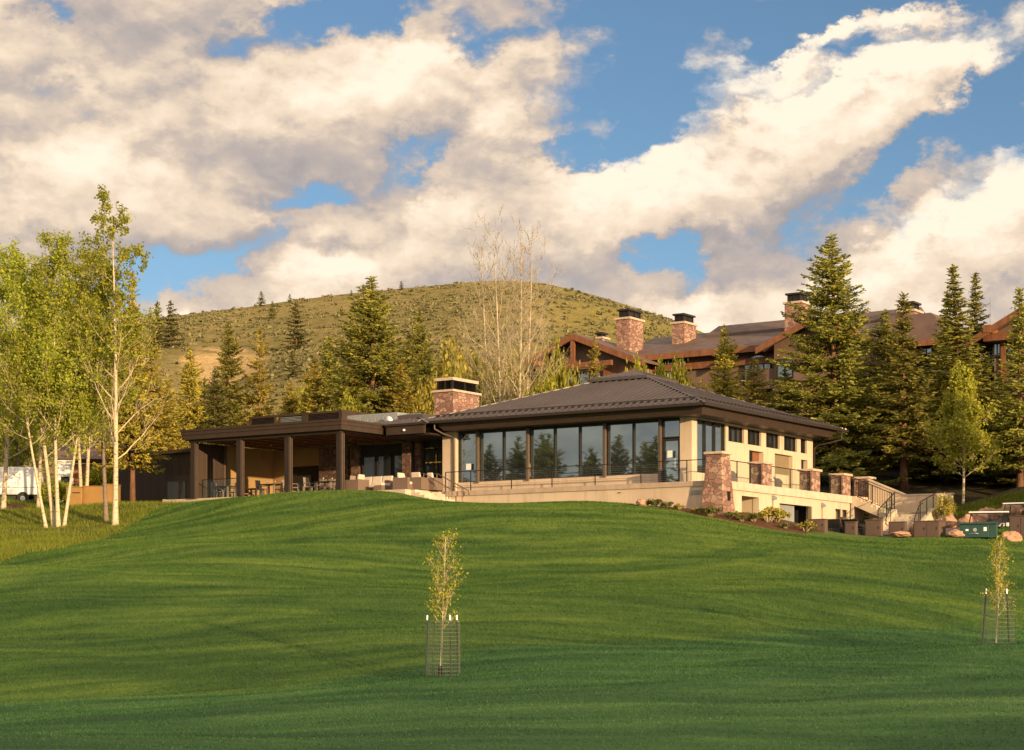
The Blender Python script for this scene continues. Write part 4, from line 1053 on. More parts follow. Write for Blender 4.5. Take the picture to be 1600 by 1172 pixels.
# aspens on the left
AG = 'white barked aspens on the left'
def aspen(key, px, base, Y, top, label, build, cat='aspen', group=AG, cm='aspen', bm='aspen_bark', zbase=None, rz=0.0):
    X = (px - CX) / F * Y; z = gs(X, Y) if zbase is None else zbase
    H = CH + (HY - top) / F * Y - z
    proto(key, H, 1, cm, bm, build(H))
    return plant(key, X, Y, H, 1, label, cat, group, 'aspen_tree', rz=rz, zbase=z)
def lean(H, dx, dy=0, bend=0.0):
    return [(dx * q + bend * math.sin(q * 3.1), dy * q, H * q) for q in np.linspace(0, 1, 9)]
aspen('a1', 180, 820, 95, 316, 'tallest aspen with one straight white trunk and a thin feathery top', lambda H: decid(H, 21, lean(H, -.2, 0, .12), .15, .18, 28, .17, 1.15, 5200, .060, 8, .20, .9, crown_pow=.55, leafy_from=.52))
aspen('a2', 166, 813, 97, 395, 'grey shaded aspen right behind the tallest white trunk', lambda H: decid(H, 22, lean(H, -.6), .12, .30, 30, .20, .95, 8000, .06, 8, .30), bm='grey_bark')
aspen('a3', 91, 818, 95.5, 374, 'dense leafy aspen with two straight white stems in the left clump', lambda H: decid(H, 23, lean(H, -.1, 0, -.15), .115, .25, 40, .21, .9, 17000, .052, 9, .30))
aspen('a4', 84, 818, 96, 398, 'aspen whose white trunk leans left across the leafy clump', lambda H: decid(H, 24, lean(H, -2.3, 0, .25), .12, .30, 32, .22, .8, 13000, .052, 9, .32))
aspen('a5', 72, 822, 95, 520, 'thin aspen leaning left with a slender white stem nearest the van', lambda H: decid(H, 25, lean(H, -1.6, 0, -.1), .09, .42, 20, .25, .7, 6000, .052, 9, .28))
aspen('a6', 134, 793, 108, 400, 'aspen with a forked pale trunk in front of the yellow cabinets', lambda H: decid(H, 26, lean(H, .1, 0, .2), .12, .22, 34, .21, .9, 14000, .052, 9, .34))
aspen('a7', 128, 793, 108.3, 470, 'shorter aspen stem beside the forked trunk by the yellow cabinets', lambda H: decid(H, 27, lean(H, -.6), .12, .30, 24, .22, .8, 8000, .052, 9, .32), cm='aspen_gold')
aspen('a8', 5, 800, 104, 398, 'green aspen cut by the left edge above the white van', lambda H: decid(H, 28, lean(H, .3, 0, .2), .14, .18, 34, .21, .8, 14000, .052, 9, .34))
aspen('a9', 100, 818, 95.8, 560, 'slim second stem at the right of the leafy clump with a narrow crown', lambda H: decid(H, 29, lean(H, 1.2, .3, 0), .10, .40, 20, .20, .8, 5500, .052, 9, .34))
aspen('a10', 28, 770, 118, 560, 'dark round leafed tree in the shade behind the white van', lambda H: decid(H, 30, None, .12, .12, 32, .30, .5, 9000, .072, 8, .36), cm='aspen', bm='grey_bark')
aspen('a11', 60, 790, 109, 430, 'bright yellow green aspen filling in behind the left clump', lambda H: decid(H, 36, lean(H, .2, 0, .1), .12, .20, 32, .20, .9, 12000, .052, 9, .34))
# the slender aspen on the right, the bare pair in the middle
aspen('b1', 1505, 797, 108, 578, 'slender yellow green aspen with a single white trunk right of the stairs', lambda H: decid(H, 31, lean(H, -.15, 0, .10), .085, .20, 36, .27, .75, 10000, .062, 8, .26, crown_pow=.85), cat='aspen', group='young aspens on the slope', cm='aspen_gold')
BG = 'bare white stemmed aspens behind the roof'
for i, (px, top, H_, sd_, lab, dx) in enumerate([(783, 345, 0, 32, 'bare aspen with the longest wispy top, leaning slightly left', -.6), (806, 352, 0, 33, 'bare aspen with a straight pale stem in the middle of the bare group', .35), (812, 362, 0, 34, 'bare aspen with the broad brush like top at the right of the bare group', .9), (762, 385, 0, 35, 'shorter bare aspen at the left of the bare group', -.5)]):
    aspen('c%d' % i, px, 0, 128 + i * .6, top, lab, lambda H, s=sd_, dx=dx: decid(H, s, lean(H, dx, 0, .15), .14, .20, 32, .22, 1.5, 700, .040, 10, .20, .01, tw=.0115, crown_pow=.6, leafy_from=.1), cat='bare aspen', group=BG, cm='shrub', bm='pale_bark')
# shrubs
def shrub(seed, H, W, leaves, leaf=.06, stems=14):
    r = np.random.default_rng(seed); mb = MB(); tips = []
    for k in range(stems):
        a = r.uniform(0, 6.28); q = r.uniform(.1, 1) ** .6
        e = np.array([math.cos(a) * W * q, math.sin(a) * W * q, H * r.uniform(.5, 1) * (1 - .35 * q)])
        m = e * .5 + np.array([0, 0, H * .12])
        mb.tube([(0, 0, -.15), m, e], [.022, .015, .006], 4)
        for w in (.45, .6, .75, .9, 1):
            b = m * (1 - w) * 2 * .5 + e * w
            tips.append(b)
            for _ in range(3):
                t = b + unit(r.normal(0, 1, 3) + [0, 0, .6]) * r.uniform(.1, .28) * W
                mb.tube([b, t], [.008, .003], 3); tips.append(t)
    tips = np.array(tips); i = r.integers(0, len(tips), leaves)
    C = tips[i] + r.normal(0, .09 * W, (leaves, 3))
    C[:, 2] = np.abs(C[:, 2])
    U = unit(r.normal(0, 1, (leaves, 3))) * leaf * r.uniform(.6, 1.3, (leaves, 1)); V = unit(np.cross(U, r.normal(0, 1, (leaves, 3)) * .7 + unit(C * np.array([1, 1, .4]) + 1e-6))) * leaf * .8
    return mb, (C, U, V)
proto('bush', 3.0, 1.8, 'shrub', 'pale_bark', shrub(41, 3.0, 1.8, 6500, .06, 26))
proto('thin_bush', 3.2, 1.5, 'shrub', 'pale_bark', shrub(42, 3.2, 1.5, 2600, .06, 34))
proto('low_plant', .6, .5, 'bed_leaf', 'pale_bark', shrub(43, .6, .5, 900, .035, 14))
proto('tuft', .5, .35, 'shrub', 'pale_bark', shrub(44, .5, .35, 500, .03, 16))
recolour('green_bush', 'bush', 'aspen'); recolour('gold_bush', 'bush', 'aspen_gold')
SG = 'shrubs behind the clubhouse roof'
for px, top, Y, hw, key, lab in [(430, 618, 135, 34, 'thin_bush', 'thin twiggy shrub above the left part of the equipment screen'), (380, 612, 138, 36, 'thin_bush', 'pale twiggy shrub between two spruces above the pavilion'), (470, 600, 150, 40, 'gold_bush', 'yellow shrub on the hill foot above the equipment screen'),
                                 (720, 575, 131, 40, 'gold_bush', 'golden shrub right above the clubhouse chimney'), (748, 562, 136, 42, 'bush', 'olive shrub at the left foot of the bare aspens'), (790, 560, 134, 46, 'gold_bush', 'yellow shrub at the foot of the bare aspens'), (835, 556, 132, 44, 'thin_bush', 'twiggy gold shrub at the right foot of the bare aspens'),
                                 (868, 532, 131, 34, 'gold_bush', 'tall golden shrub against the left side of the lodge gable'), (668, 585, 128, 36, 'bush', 'olive shrub left of the clubhouse chimney'),
                                 (1000, 560, 129, 30, 'gold_bush', 'yellow green shrub between the small golden spruce and the roof cap'), (1034, 562, 131, 26, 'green_bush', 'upright green shrub before the arched windows of the lodge'), (1062, 556, 129, 26, 'gold_bush', 'pale upright shrub left of the pale pointed spruce'), (1090, 575, 127, 30, 'thin_bush', 'twiggy shrub at the left foot of the pale pointed spruce'),
                                 (720, 500, 165, 50, 'thin_bush', 'tall bare brown thicket left of the bare aspens'), (850, 585, 124, 40, 'gold_bush', 'low golden shrub just above the ridge left of the roof cap'), (545, 612, 122, 36, 'gold_bush', 'yellow shrub just above the grey air unit')]:
    byheight(key, px, top, Y, hw, lab, 'shrub', SG, 'shrub')
# young trees in wire guards on the lawn
def sapling(px, py, Y, top, label, seed, key):
    X = (px - CX) / F * Y; z = gs(X, Y)
    H = CH + (HY - top) / F * Y - z
    proto(key, H, 1, 'sapling_leaf', 'pale_bark', decid(H, seed, lean(H, .12), .026, .30, 22, .19, 1.7, 900, .019, 8, .11, .6, tw=.004, crown_pow=.45))
    t = plant(key, X, Y, H, 1, label, 'young tree', 'young trees in wire guards', 'young_tree', rz=0, zbase=z)
    MB().cyl((0, 0, 0), .05, 0, .22, 8).build('trunk_guard', M['black_metal'], t)
    return X, Y, z
for px, py, Y, top, lab, lab2, seed, key, wid, hgt, tilt in [(688, 1044, 41.0, 838, 'young tree with sparse yellow leaves in the guard left of the middle of the lawn', 'upright wire guard on stakes round the sapling nearest the middle', 51, 's1', .76, 1.34, .04), (1556, 1006, 46.0, 846, 'young tree with a denser bushy crown in the guard by the right edge', 'wire guard with leaning stakes round the sapling at the right edge', 52, 's2', .80, 1.56, .12)]:
    X, Y, z = sapling(px, py, Y, top, lab, seed, key)
    g = empty('tree_guard', (X + .06, Y, z), .3, lab2, 'tree guard', 'wire tree guards')
    rad = wid / 2
    w = MB()
    for k in range(44):
        a = 6.283 * k / 44; w.tube([(rad * math.cos(a), rad * math.sin(a), .02), (rad * .97 * math.cos(a), rad * .97 * math.sin(a), hgt - .12)], .0026, 3)
    for k in range(15):
        q = .03 + k * (hgt - .16) / 14
        w.tube([(rad * math.cos(a), rad * math.sin(a), q) for a in np.linspace(0, 6.283, 25)], .0026, 3)
    w.build('wire_mesh', M['wire'], g)
    for a in (2.75, 4.9, .25):
        b = Vector((rad * 1.03 * math.cos(a), rad * 1.03 * math.sin(a), -.2)); t_ = b + Vector((-tilt * math.cos(a), -tilt * math.sin(a), hgt + .2))
        st = MB().beam(b, b.lerp(t_, .93), .026).build('stake', M['stake'], g)
        MB().beam(b.lerp(t_, .931), t_, .027).build('stake_tip', M['white_paint'], st)
# planting bed along the base of the deck
PG = 'low plants in the mulch bed'
for i, (px, py, Y, key, h, lab) in enumerate([(1024, 792, 90.6, 'low_plant', .55, 'low green plant just right of the pink boulder in the mulch bed'), (1044, 794, 90.2, 'low_plant', .45, 'low spreading plant second from the pink boulder'), (1062, 796, 89.8, 'tuft', .4, 'small tuft under the wall vent'), (1110, 809, 87.8, 'low_plant', .7, 'leafy plant in front of the tall stone pillar'),
                                              (1143, 812, 88.2, 'low_plant', .5, 'round dark plant at the right foot of the tall stone pillar'), (1160, 816, 88, 'low_plant', .45, 'low plant below the wall niche'), (1178, 818, 88.6, 'low_plant', .6, 'bushy plant below the right edge of the niche'), (1200, 821, 89.4, 'tuft', 1.0, 'tall wispy plant at the foot of the wall lamp pipe'),
                                              (1212, 822, 90, 'tuft', .9, 'wispy plant just left of the garage opening'), (1228, 826, 88, 'low_plant', .4, 'low plant in front of the garage'), (1258, 830, 88, 'tuft', .7, 'grassy tuft beside the first brown cabinet'), (1086, 800, 88.6, 'tuft', .35, 'tiny tuft left of the stone pillar')]):
    X = (px - CX) / F * Y
    plant(key, X, Y, h * .75, h * .8, lab, 'plant', PG, 'low_plant')
# tall grass left of the mown lawn, nobody could count it
def blades(name, X, Y, hh, ww, m, label, lean_=.35):
    n = len(X); z = gsurf(X, Y)
    a = rng.uniform(0, 6.283, n)
    C = np.stack([X, Y, z - .01], 1)
    V = np.stack([np.cos(a), np.sin(a), np.zeros(n)], 1) * ww[:, None]
    l = rng.normal(0, lean_, (n, 2))
    U = np.stack([l[:, 0], l[:, 1], np.ones(n)], 1) * hh[:, None]
    tag(link(name, quadmesh(name, C, U, V, tri=True), m), label, 'grass', kind='stuff')
n = 210000
Y = rng.uniform(70, 118, n); X = rng.uniform(-.31, -.12, n) * Y
P = np.stack([X, Y], 1)
r_, g_, _, w_ = zones(P); g_ = np.maximum(g_, w_)
pn = np.array([mnoise.noise(Vector((a * .25, b * .25, 1.0))) for a, b in P])
k = (r_ > rng.random(n)) & (g_ < .5) & (pn > rng.uniform(-.7, .5, n))
X2 = rng.uniform(.225, .31, 60000); Y2 = rng.uniform(97, 110, 60000); X2 = X2 * Y2; P2 = np.stack([X2, Y2], 1)
r2_, g2_, _, _ = zones(P2); k2 = (r2_ > .5) & (g2_ < .6)
X = np.concatenate([X[k], X2[k2]]); Y = np.concatenate([Y[k], Y2[k2]]); pn = np.concatenate([pn[k], rng.uniform(-.3, .5, k2.sum())]); k = np.ones(len(X), bool)
blades('tall_grass', X[k], Y[k], rng.uniform(.08, .24, k.sum()) * (1 + .6 * pn[k]), rng.uniform(.010, .022, k.sum()), M['rough_blade'], 'unmown yellow green grass under the aspens')
n = 900000
Y = 17.5 + (104 - 17.5) * rng.random(n) ** .72; X = rng.uniform(-.30, .30, n) * Y
P = np.stack([X, Y], 1)
r_, g_, _, w_ = zones(P); g_ = np.maximum(g_, w_)
lx_ = (X - OO[0]) * EX[0] + (Y - OO[1]) * EX[1]; ly_ = (X - OO[0]) * EY[0] + (Y - OO[1]) * EY[1]
k = (r_ < .5) & (g_ < .4) & ((ly_ < -.1) | (lx_ > 1)) & ~((lx_ > -34.3) & (lx_ < -14.9) & (ly_ > -3.0)) & ~((lx_ > -1) & (ly_ > -1.2) & (lx_ < 9))
kr = None
blades('lawn_grass', X[k], Y[k], (.022 + .00045 * Y[k]) * rng.uniform(.6, 1.3, k.sum()), (.0035 + .00022 * Y[k]) * rng.uniform(.7, 1.3, k.sum()), M['grass_blade'], 'short mown grass of the lawn', .55)
# trees across the lawn: out of the frame, seen only as dark shapes in the long glass front, and those that shade the right slope
for k_ in range(15):
    x_ = -104 + k_ * 3.7 + random.uniform(-1, 1); X, Y = L2W(x_, -105.8 + random.uniform(-4, 4)); h_ = random.choice((21.9, 22.8, 22.2, 20.7)) + random.uniform(-.4, .4)
    plant('broad', X, Y, h_, h_ * .25, 'dark spruce across the lawn, mirrored in the long glass front', 'spruce', 'spruces mirrored in the glass', 'spruce_tree', zbase=gs(X, Y) - .3)
for i, (x, y, h) in enumerate([(40, 92, 11), (45, 97, 13), (37, 97.5, 9), (50, 103, 14), (44, 104, 12), (30.0, 93, 9), (30.2, 96, 9.5), (30.6, 99, 9)]):
    plant('mid_dark', x, y, h, 3.2 if x > 35 else 1.9, 'spruce beyond the right edge that shades the wooded slope', 'spruce', 'spruces shading the slope', 'spruce_tree')
# ------------------------------------------------------------------ stone pillars
PGP = 'stone pillars of the deck'
def pillar(x0, x1, y0, y1, zb, zt, bat, label, parts=True):
    cx_, cy_ = (x0 + x1) / 2, (y0 + y1) / 2
    e = onclub('stone_pillar', cx_, cy_, zb, label, 'stone pillar', PGP)
    hx, hy2 = (x1 - x0) / 2, (y1 - y0) / 2; h = zt - zb - .13
    b = MB(); n = 8; V = []; 
    for k in range(n + 1):
        q = k / n; w = bat * (1 - q) ** 1.25
        V.append([(-hx - w, -hy2 - w, h * q), (hx + w, -hy2 - w, h * q), (hx + w, hy2 + w, h * q), (-hx - w, hy2 + w, h * q)])
    b.add(sum(V, []), [(4 * k + i, 4 * k + (i + 1) % 4, 4 * k + 4 + (i + 1) % 4, 4 * k + 4 + i) for k in range(n) for i in range(4)] + [(3, 2, 1, 0), tuple(4 * n + i for i in range(4))])
    b.build('shaft', M['stone'], e, bevel=.03)
    MB().box(-hx - .09, hx + .09, -hy2 - .09, hy2 + .09, h + .002, h + .13).build('capstone', M['capstone'], e, bevel=.025)
    return e
e = pillar(-.56, .30, -.34, .55, 5.4, 9.12, .26, 'tall battered stone pillar at the near corner of the deck, standing on the lawn')
l = MB().box(.50, .62, -.10, .12, 1.35, 1.75).build('wall_lantern', M['black_metal'], e)
MB().box(.49, .63, -.14, .16, 1.752, 1.79).build('lantern_cap', M['black_metal'], l)
pys = [(5.0, 'second stone pillar, between two balcony railings'), (9.9, 'stone pillar in the middle of the side balcony before the shuttered opening'), (14.3, 'stone pillar with a pink cap left of the head of the stairs')]
def ypix(px, x=0.0):
    r = np.array([(px - CX) / F, 1.0]); t = (OO @ EX + x) / (r @ EX); return float((t * r - OO) @ EY)
for px, lab in ((1201, 'second stone pillar, between the first two balcony railings'), (1277, 'third stone pillar, at the left of the short glass railing'), (1325, 'stone pillar at the head of the stairs')):
    y = ypix(px, .05); pillar(-.75, .02, y - .55, y + .45, DK, 8.98, 0, lab)
y4 = ypix(1352, .8)
pillar(-.75, .15, 17.95, 18.75, DK - 1, 8.98, 0, 'stone pillar behind the upper rail of the stairs')
# ------------------------------------------------------------------ railings
RG = 'railings of the deck'
def railing(x0, y0, x1, y1, posts, label, infill='cable', z=DK, h=1.06):
    L = math.hypot(x1 - x0, y1 - y0); a = math.atan2(y1 - y0, x1 - x0)
    e = onclub('deck_railing', x0, y0, z, label, 'railing', RG, rz=a)
    MB().box(0, L, -.025, .025, h - .04, h).build('top_rail', M['black_metal'], e)
    for q in posts: MB().box(q * L - .02, q * L + .02, -.02, .02, 0, h - .041).build('post', M['black_metal'], e)
    b = MB()
    if infill == 'cable':
        for k in range(9): b.tube([(0, 0, .1 + k * .1), (L, 0, .1 + k * .1)], .0035, 4)
        b.build('cable', M['steel'], e)
    elif infill == 'bars':
        b.box(0, L, -.015, .015, .08, .11)
        for q in np.arange(.06, L - .05, .11): b.box(q - .008, q + .008, -.008, .008, .111, h - .041)
        b.build('baluster', M['black_metal'], e)
    else:
        ps = sorted(posts)
        for q, s in zip(ps[:-1], ps[1:]): MB().box(q * L + .04, s * L - .04, -.006, .006, .06, h - .06).build('glass_panel', M['rail_glass'], e)
    return e
railing(-16.45, .12, -.75, .12, [0, .105, .27, .43, .595, .765, .93, 1], 'long cable railing along the deck below the big glass front')
y1_, y2_, y3_ = ypix(1201, .05), ypix(1277, .05), ypix(1325, .05)
railing(-.12, .66, -.12, y1_ - .6, [0, .36, .72, 1], 'side balcony railing between the tall pillar and the second one', 'glass')
railing(-.12, y1_ + .5, -.12, y2_ - .6, [0, .5, 1], 'side balcony railing between the second and third pillars', 'glass')
railing(-.12, y2_ + .5, -.12, y3_ - .6, [0, .5, 1], 'short green tinted glass railing by the stairs', 'glass')
railing(-34.1, -2.75, -32.6, -2.75, [0.02, .98], 'short clear glass railing in front of the brown boarded wing', 'glass')
railing(-31.4, -2.75, -28.6, -2.75, [0.02, .98], 'clear glass railing between the first two pavilion columns', 'glass')
# ------------------------------------------------------------------ front steps
st = onclub('front_steps', -16.85, -2.4, 0, 'short pale concrete steps between the terrace and the lawn', 'steps')
b = MB(); n = 6
poly = [(0, 6.2), (0, DK - .006)]
for k in range(n): poly += [(.30 * k + .04, DK - .006 - .15 * k), (.30 * k + .04, DK - .006 - .15 * (k + 1))] if k else [(.04, DK - .006), (.04, DK - .156)]
poly2 = [(0, 6.2), (0, DK - .006)]
z = DK - .006; x = .25
for k in range(n):
    poly2 += [(x, z), (x, z - .145)]; z -= .145; x += .30
poly2 += [(x, z), (x, 6.2)]
b.prism(poly2, 'y', 0, 2.36).build('treads', M['concrete'], st)
hr = onclub('handrail', -16.85, -.25, 0, 'dark handrail running down beside the front steps', 'handrail')
MB().tube([(-.1, 0, DK + .95), (.15, 0, DK + .95), (1.95, 0, DK + .08), (2.15, 0, DK + .0), (2.2, 0, DK - .25)], .028, 8).build('rail', M['post_metal'], hr, True)
for q, zz in ((.1, DK), (.9, DK - .35), (1.75, DK - .75)): MB().tube([(q, 0, zz - .1), (q, 0, min(DK + .93, DK + .93 - max(0, q - .15) * .48))], .022, 8).build('post', M['post_metal'], hr)
hr2 = onclub('handrail', -16.85, -1.5, 0, 'lower handrail on a single post in the middle of the front steps', 'handrail')
MB().tube([(.0, 0, DK + .9), (.2, 0, DK + .88), (1.7, 0, DK + .1), (1.95, 0, DK - .02), (2.0, 0, DK - .3)], .026, 8).build('rail', M['post_metal'], hr2, True)
for q, zz in ((.15, DK), (1.6, DK - .8)): MB().tube([(q, 0, zz - .1), (q, 0, DK + .9 - max(0, q - .2) * .52)], .022, 8).build('post', M['post_metal'], hr2)
# ------------------------------------------------------------------ side stairs
ss = onclub('side_stairs', 0, 15.7, 0, 'pale concrete stairs with a landing going down from the balcony', 'stairs')
LZ = 6.78
b = MB()
z, x = DK - .006, 0.03; up = [(0.005, LZ - .3), (0.005, z)]
n = 6
for k in range(n): up += [(x + .30, z), (x + .30, z - (DK - LZ) / n)]; x += .30; z -= (DK - LZ) / n
up += [(2.5, LZ), (2.5, LZ - .25), (1.75, LZ - .25), (.2, DK - .55)]
b.prism(up, 'y', .06, 1.7); b.build('upper_flight', M['stucco'], ss)
MB().box(2.502, 4.95, .02, 1.9, 5.2, LZ - .002).build('landing', M['concrete'], ss)
MB().prism([(.3, 5.2), (5.1, 5.2), (5.1, LZ + 1.0), (2.5, LZ + 1.0), (.3, DK + .95)], 'y', 1.902, 2.15).build('landing_wall', M['stucco'], ss)
MB().prism([(.25, DK + .97), (2.5, LZ + 1.002), (5.2, LZ + 1.002), (5.2, LZ + 1.09), (2.5, LZ + 1.09), (.25, DK + 1.06)], 'y', 1.86, 2.2).build('wall_coping', M['concrete'], ss)
lo = []
b = MB(); n = 8
z = LZ; y = 0.0
pts = [(0.0, 5.2), (0.0, LZ - .004)]
for k in range(n): pts += [(-.30 * k, LZ - .004 - .14 * k), (-.30 * k, LZ - .004 - .14 * (k + 1))] if k else [(0, LZ - .004 - .14)]
pts += [(-.30 * n, LZ - .004 - .14 * n), (-.30 * n, 5.2)]
b.prism(pts, 'x', 2.75, 4.75).build('lower_flight', M['concrete'], ss)
for a in (2.5, 4.752): MB().prism([(0.01, 5.2), (0.01, LZ + .15), (-.3, LZ + .15), (-2.5, LZ - .95), (-2.5, 5.2)], 'x', a, a + .245).build('cheek_wall', M['stucco'], ss)
MB().box(1.2, 2.48, .3, .36, 5.2, LZ - .26).build('wall', M['stucco'], ss)
MB().box(5.0, 5.25, .02, 1.9, 5.2, LZ + .95).build('end_wall', M['stucco'], ss)
def slopepanel(name, p, q, h, lab, infill, posts=(0.02, .5, .98)):
    e = onclub('stair_railing', *p, lab, 'railing', 'railings of the side stairs')
    a = Vector((q[0] - p[0], q[1] - p[1], q[2] - p[2]))
    MB().beam((0, 0, h), (a.x, a.y, a.z + h), .05, .045).build('top_rail', M['black_metal'], e)
    for k in posts: MB().box(a.x * k - .02, a.x * k + .02, a.y * k - .02, a.y * k + .02, a.z * k, a.z * k + h - .03).build('post', M['black_metal'], e)
    if infill == 'glass':
        d = Vector((-a.y, a.x, 0)).normalized() * .006
        for s, t in zip(posts[:-1], posts[1:]):
            s += .03; t -= .03
            lo_ = [(a.x * s - d.x, a.y * s - d.y, a.z * s + .06), (a.x * t - d.x, a.y * t - d.y, a.z * t + .06), (a.x * t + d.x, a.y * t + d.y, a.z * t + .06), (a.x * s + d.x, a.y * s + d.y, a.z * s + .06)]
            MB().hexa(lo_, [(x, y, z + h - .14) for x, y, z in lo_]).build('glass_panel', M['rail_glass'], e)
    else:
        b = MB(); L = math.hypot(a.x, a.y); b.beam((0, 0, .1), (a.x, a.y, a.z + .1), .03)
        for q_ in np.arange(.1, L, .14) / L: b.box(a.x * q_ - .009, a.x * q_ + .009, a.y * q_ - .009, a.y * q_ + .009, a.z * q_ + .11, a.z * q_ + h - .02)
        b.build('baluster', M['black_metal'], e)
slopepanel('stair_railing', (.05, 15.85, DK), (2.4, 15.85, LZ), 1.06, 'black barred railing down the front of the upper stair flight', 'bars')
slopepanel('stair_railing', (2.62, 15.7, LZ + .15), (2.62, 13.3, LZ - .95), .95, 'left glass railing of the lower stair flight', 'glass')
slopepanel('stair_railing', (4.87, 16.6, LZ + .2), (4.87, 13.6, LZ - .6), .98, 'right glass railing of the lower stair flight', 'glass', (0.02, .35, .66, .98))
for x_, lab in ((3.0, 'slim black handrail at the left of the lower stair flight'), (4.6, 'slim black handrail at the right of the lower stair flight')):
    h_ = onclub('handrail', x_, 14.2, LZ - .6, lab, 'handrail')
    MB().tube([(0, .5, 1.0), (0, 0, .85), (0.25, -1.3, .1), (.3, -1.4, -.2)], .025, 8).build('rail', M['black_metal'], h_, True)
    MB().tube([(.02, -.1, -.3), (.02, -.1, .83)], .02, 6).build('post', M['black_metal'], h_)
# ------------------------------------------------------------------ terrace furniture
def chair_proto():
    e = empty('dining_chair', (0, 0, 0))
    MB().box(-.22, .22, -.22, .22, .42, .47).build('seat', M['chair'], e, bevel=.012)
    b = MB(); b.hexa([(-.23, -.24, .44), (-.19, -.24, .44), (-.19, .24, .44), (-.23, .24, .44)], [(-.31, -.23, .98), (-.27, -.23, .98), (-.27, .23, .98), (-.31, .23, .98)])
    b.build('backrest', M['chair'], e, bevel=.012)
    for sx, sy in ((1, 1), (1, -1), (-1, 1), (-1, -1)):
        MB().beam((.2 * sx, .2 * sy, .42), (.23 * sx, .21 * sy, 0), .04).build('leg', M['chair_metal'], e)
    for sy in (1, -1): MB().tube([(-.26, .24 * sy, .66), (.18, .24 * sy, .66), (.22, .23 * sy, .45)], .018, 6).build('armrest', M['chair_metal'], e)
    return e
def table_proto():
    e = empty('dining_table', (0, 0, 0))
    MB().box(-.6, .6, -.45, .45, .70, .745).build('tabletop', M['table'], e, bevel=.01)
    for sx, sy in ((1, 1), (1, -1), (-1, 1), (-1, -1)): MB().box(.5 * sx - .04, .5 * sx + .04, .36 * sy - .04, .36 * sy + .04, 0, .699).build('leg', M['chair_metal'], e)
    return e
def settle(o, x, y, rz, label, cat, group, z=DK):
    X, Y = L2W(x, y); o.location = (X, Y, z); o.rotation_euler = (0, 0, AZ + rz); return tag(o, label, cat, group)
used = {}
def again(key, fn):
    if key in used: return copy_tree(used[key])
    used[key] = fn(); return used[key]
def xpix(px, y):
    r = np.array([(px - CX) / F, 1.0]); t = (OO @ EY + y) / (r @ EY); return float((t * r - OO) @ EX)
TG = 'dining tables under the pavilion'; CG = 'dining chairs under the pavilion'
for px, y, lab in ((352, -1.3, 'dark table nearest the left end of the pavilion'), (424, -1.2, 'dark table between the second and third pavilion columns'), (512, -1.2, 'dark laid table beside the right corner column'), (396, 1.2, 'dark table further back by the sunlit wall'), (470, 1.0, 'dark table further back before the fireplace')):
    t = settle(again('table', table_proto), xpix(px, y), y, 0, lab, 'table', TG)
    X, Y = t.location.x, t.location.y
def glassware(px, y, lab):
    x = xpix(px, y); X, Y = L2W(x, y)
    b = MB().add(*tubegeo([(0, 0, 0), (0, 0, .01), (0, 0, .09), (0, 0, .11), (0, 0, .22)], [.035, .008, .008, .03, .04], 8))
    o = b.build('wine_glass', M['steel'], None, True); o.location = (X, Y, DK + .746)
    tag(o, lab, 'glass', 'glasses on the tables')
for px, y, lab in ((505, -1.35, 'left glass on the laid table by the corner column'), (519, -1.1, 'right glass on the laid table by the corner column'), (418, -1.3, 'left glass on the table between the middle columns'), (430, -1.1, 'right glass on the table between the middle columns')): glassware(px, y, lab)
for px, y, rz, lab in ((339, -1.5, 0, 'chair at the left of the leftmost table, back to the railing'), (409, -1.4, 0, 'woven backed chair left of the table between the middle columns'), (438, -1.0, math.pi, 'chair right of the table between the middle columns, tucked behind the column'), (484, -1.7, 0, 'chair left of the laid table, its back to the viewer'), (526, -1.1, math.pi, 'chair right of the laid table beside the corner column'),
                       (500, -.25, -math.pi / 2, 'left one of two chairs at the far side of the laid table'), (514, -.2, -math.pi / 2, 'right one of two chairs at the far side of the laid table'), (380, .9, 0, 'chair in front of the sunlit wall, left of the back table'), (393, 2.2, -math.pi / 2, 'chair against the sunlit wall behind the back table'), (457, .8, 0, 'chair left of the table before the fireplace'), (461, -1.6, .5, 'chair turned slightly, right of the third pavilion column'), (545, -1.3, math.pi, 'lone chair just right of the corner column'), (365, -.5, math.pi, 'chair at the right of the leftmost table')):
    settle(again('chair', chair_proto), xpix(px, y), y, rz, lab, 'chair', CG)
# lounge seats: woven bases with cream cushions
def lounge(name, W, D, seats, x, y, rz, label, cat, arms=(1, 1), back=True):
    e = onclub(name, x, y, DK, label, cat, 'woven lounge seats on the terrace', rz)
    MB().box(-W / 2 + .2, W / 2 - .2, -D / 2, D / 2 - .12, .04, .30).build('base', M['wicker'], e, bevel=.015)
    if back: MB().box(-W / 2, W / 2, D / 2 - .119, D / 2, .02, .68).build('backrest', M['wicker'], e, bevel=.015)
    for s, k in ((-1, arms[0]), (1, arms[1])):
        if k: MB().box(s * (W / 2 - .199), s * W / 2, -D / 2, D / 2 - .12, .02, .66).build('arm', M['wicker'], e, bevel=.015)
    w = (W - .4) / seats
    for i in range(seats):
        a = -W / 2 + .2 + i * w
        MB().box(a + .008, a + w - .008, -D / 2 + .02, D / 2 - .13, .302, .45).build('seat_cushion', M['cushion'], e, bevel=.04)
        if back: MB().hexa([(a + .01, D / 2 - .34, .452), (a + w - .01, D / 2 - .34, .452), (a + w - .01, D / 2 - .16, .452), (a + .01, D / 2 - .16, .452)], [(a + .03, D / 2 - .22, .95), (a + w - .03, D / 2 - .22, .95), (a + w - .03, D / 2 - .10, .95), (a + .03, D / 2 - .10, .95)]).build('back_cushion', M['cushion'], e, bevel=.04)
    return e
lounge('sofa', 2.5, .95, 3, xpix(585, -.8), -.8, 0, 'three seat woven sofa with cream cushions facing the lawn', 'sofa')
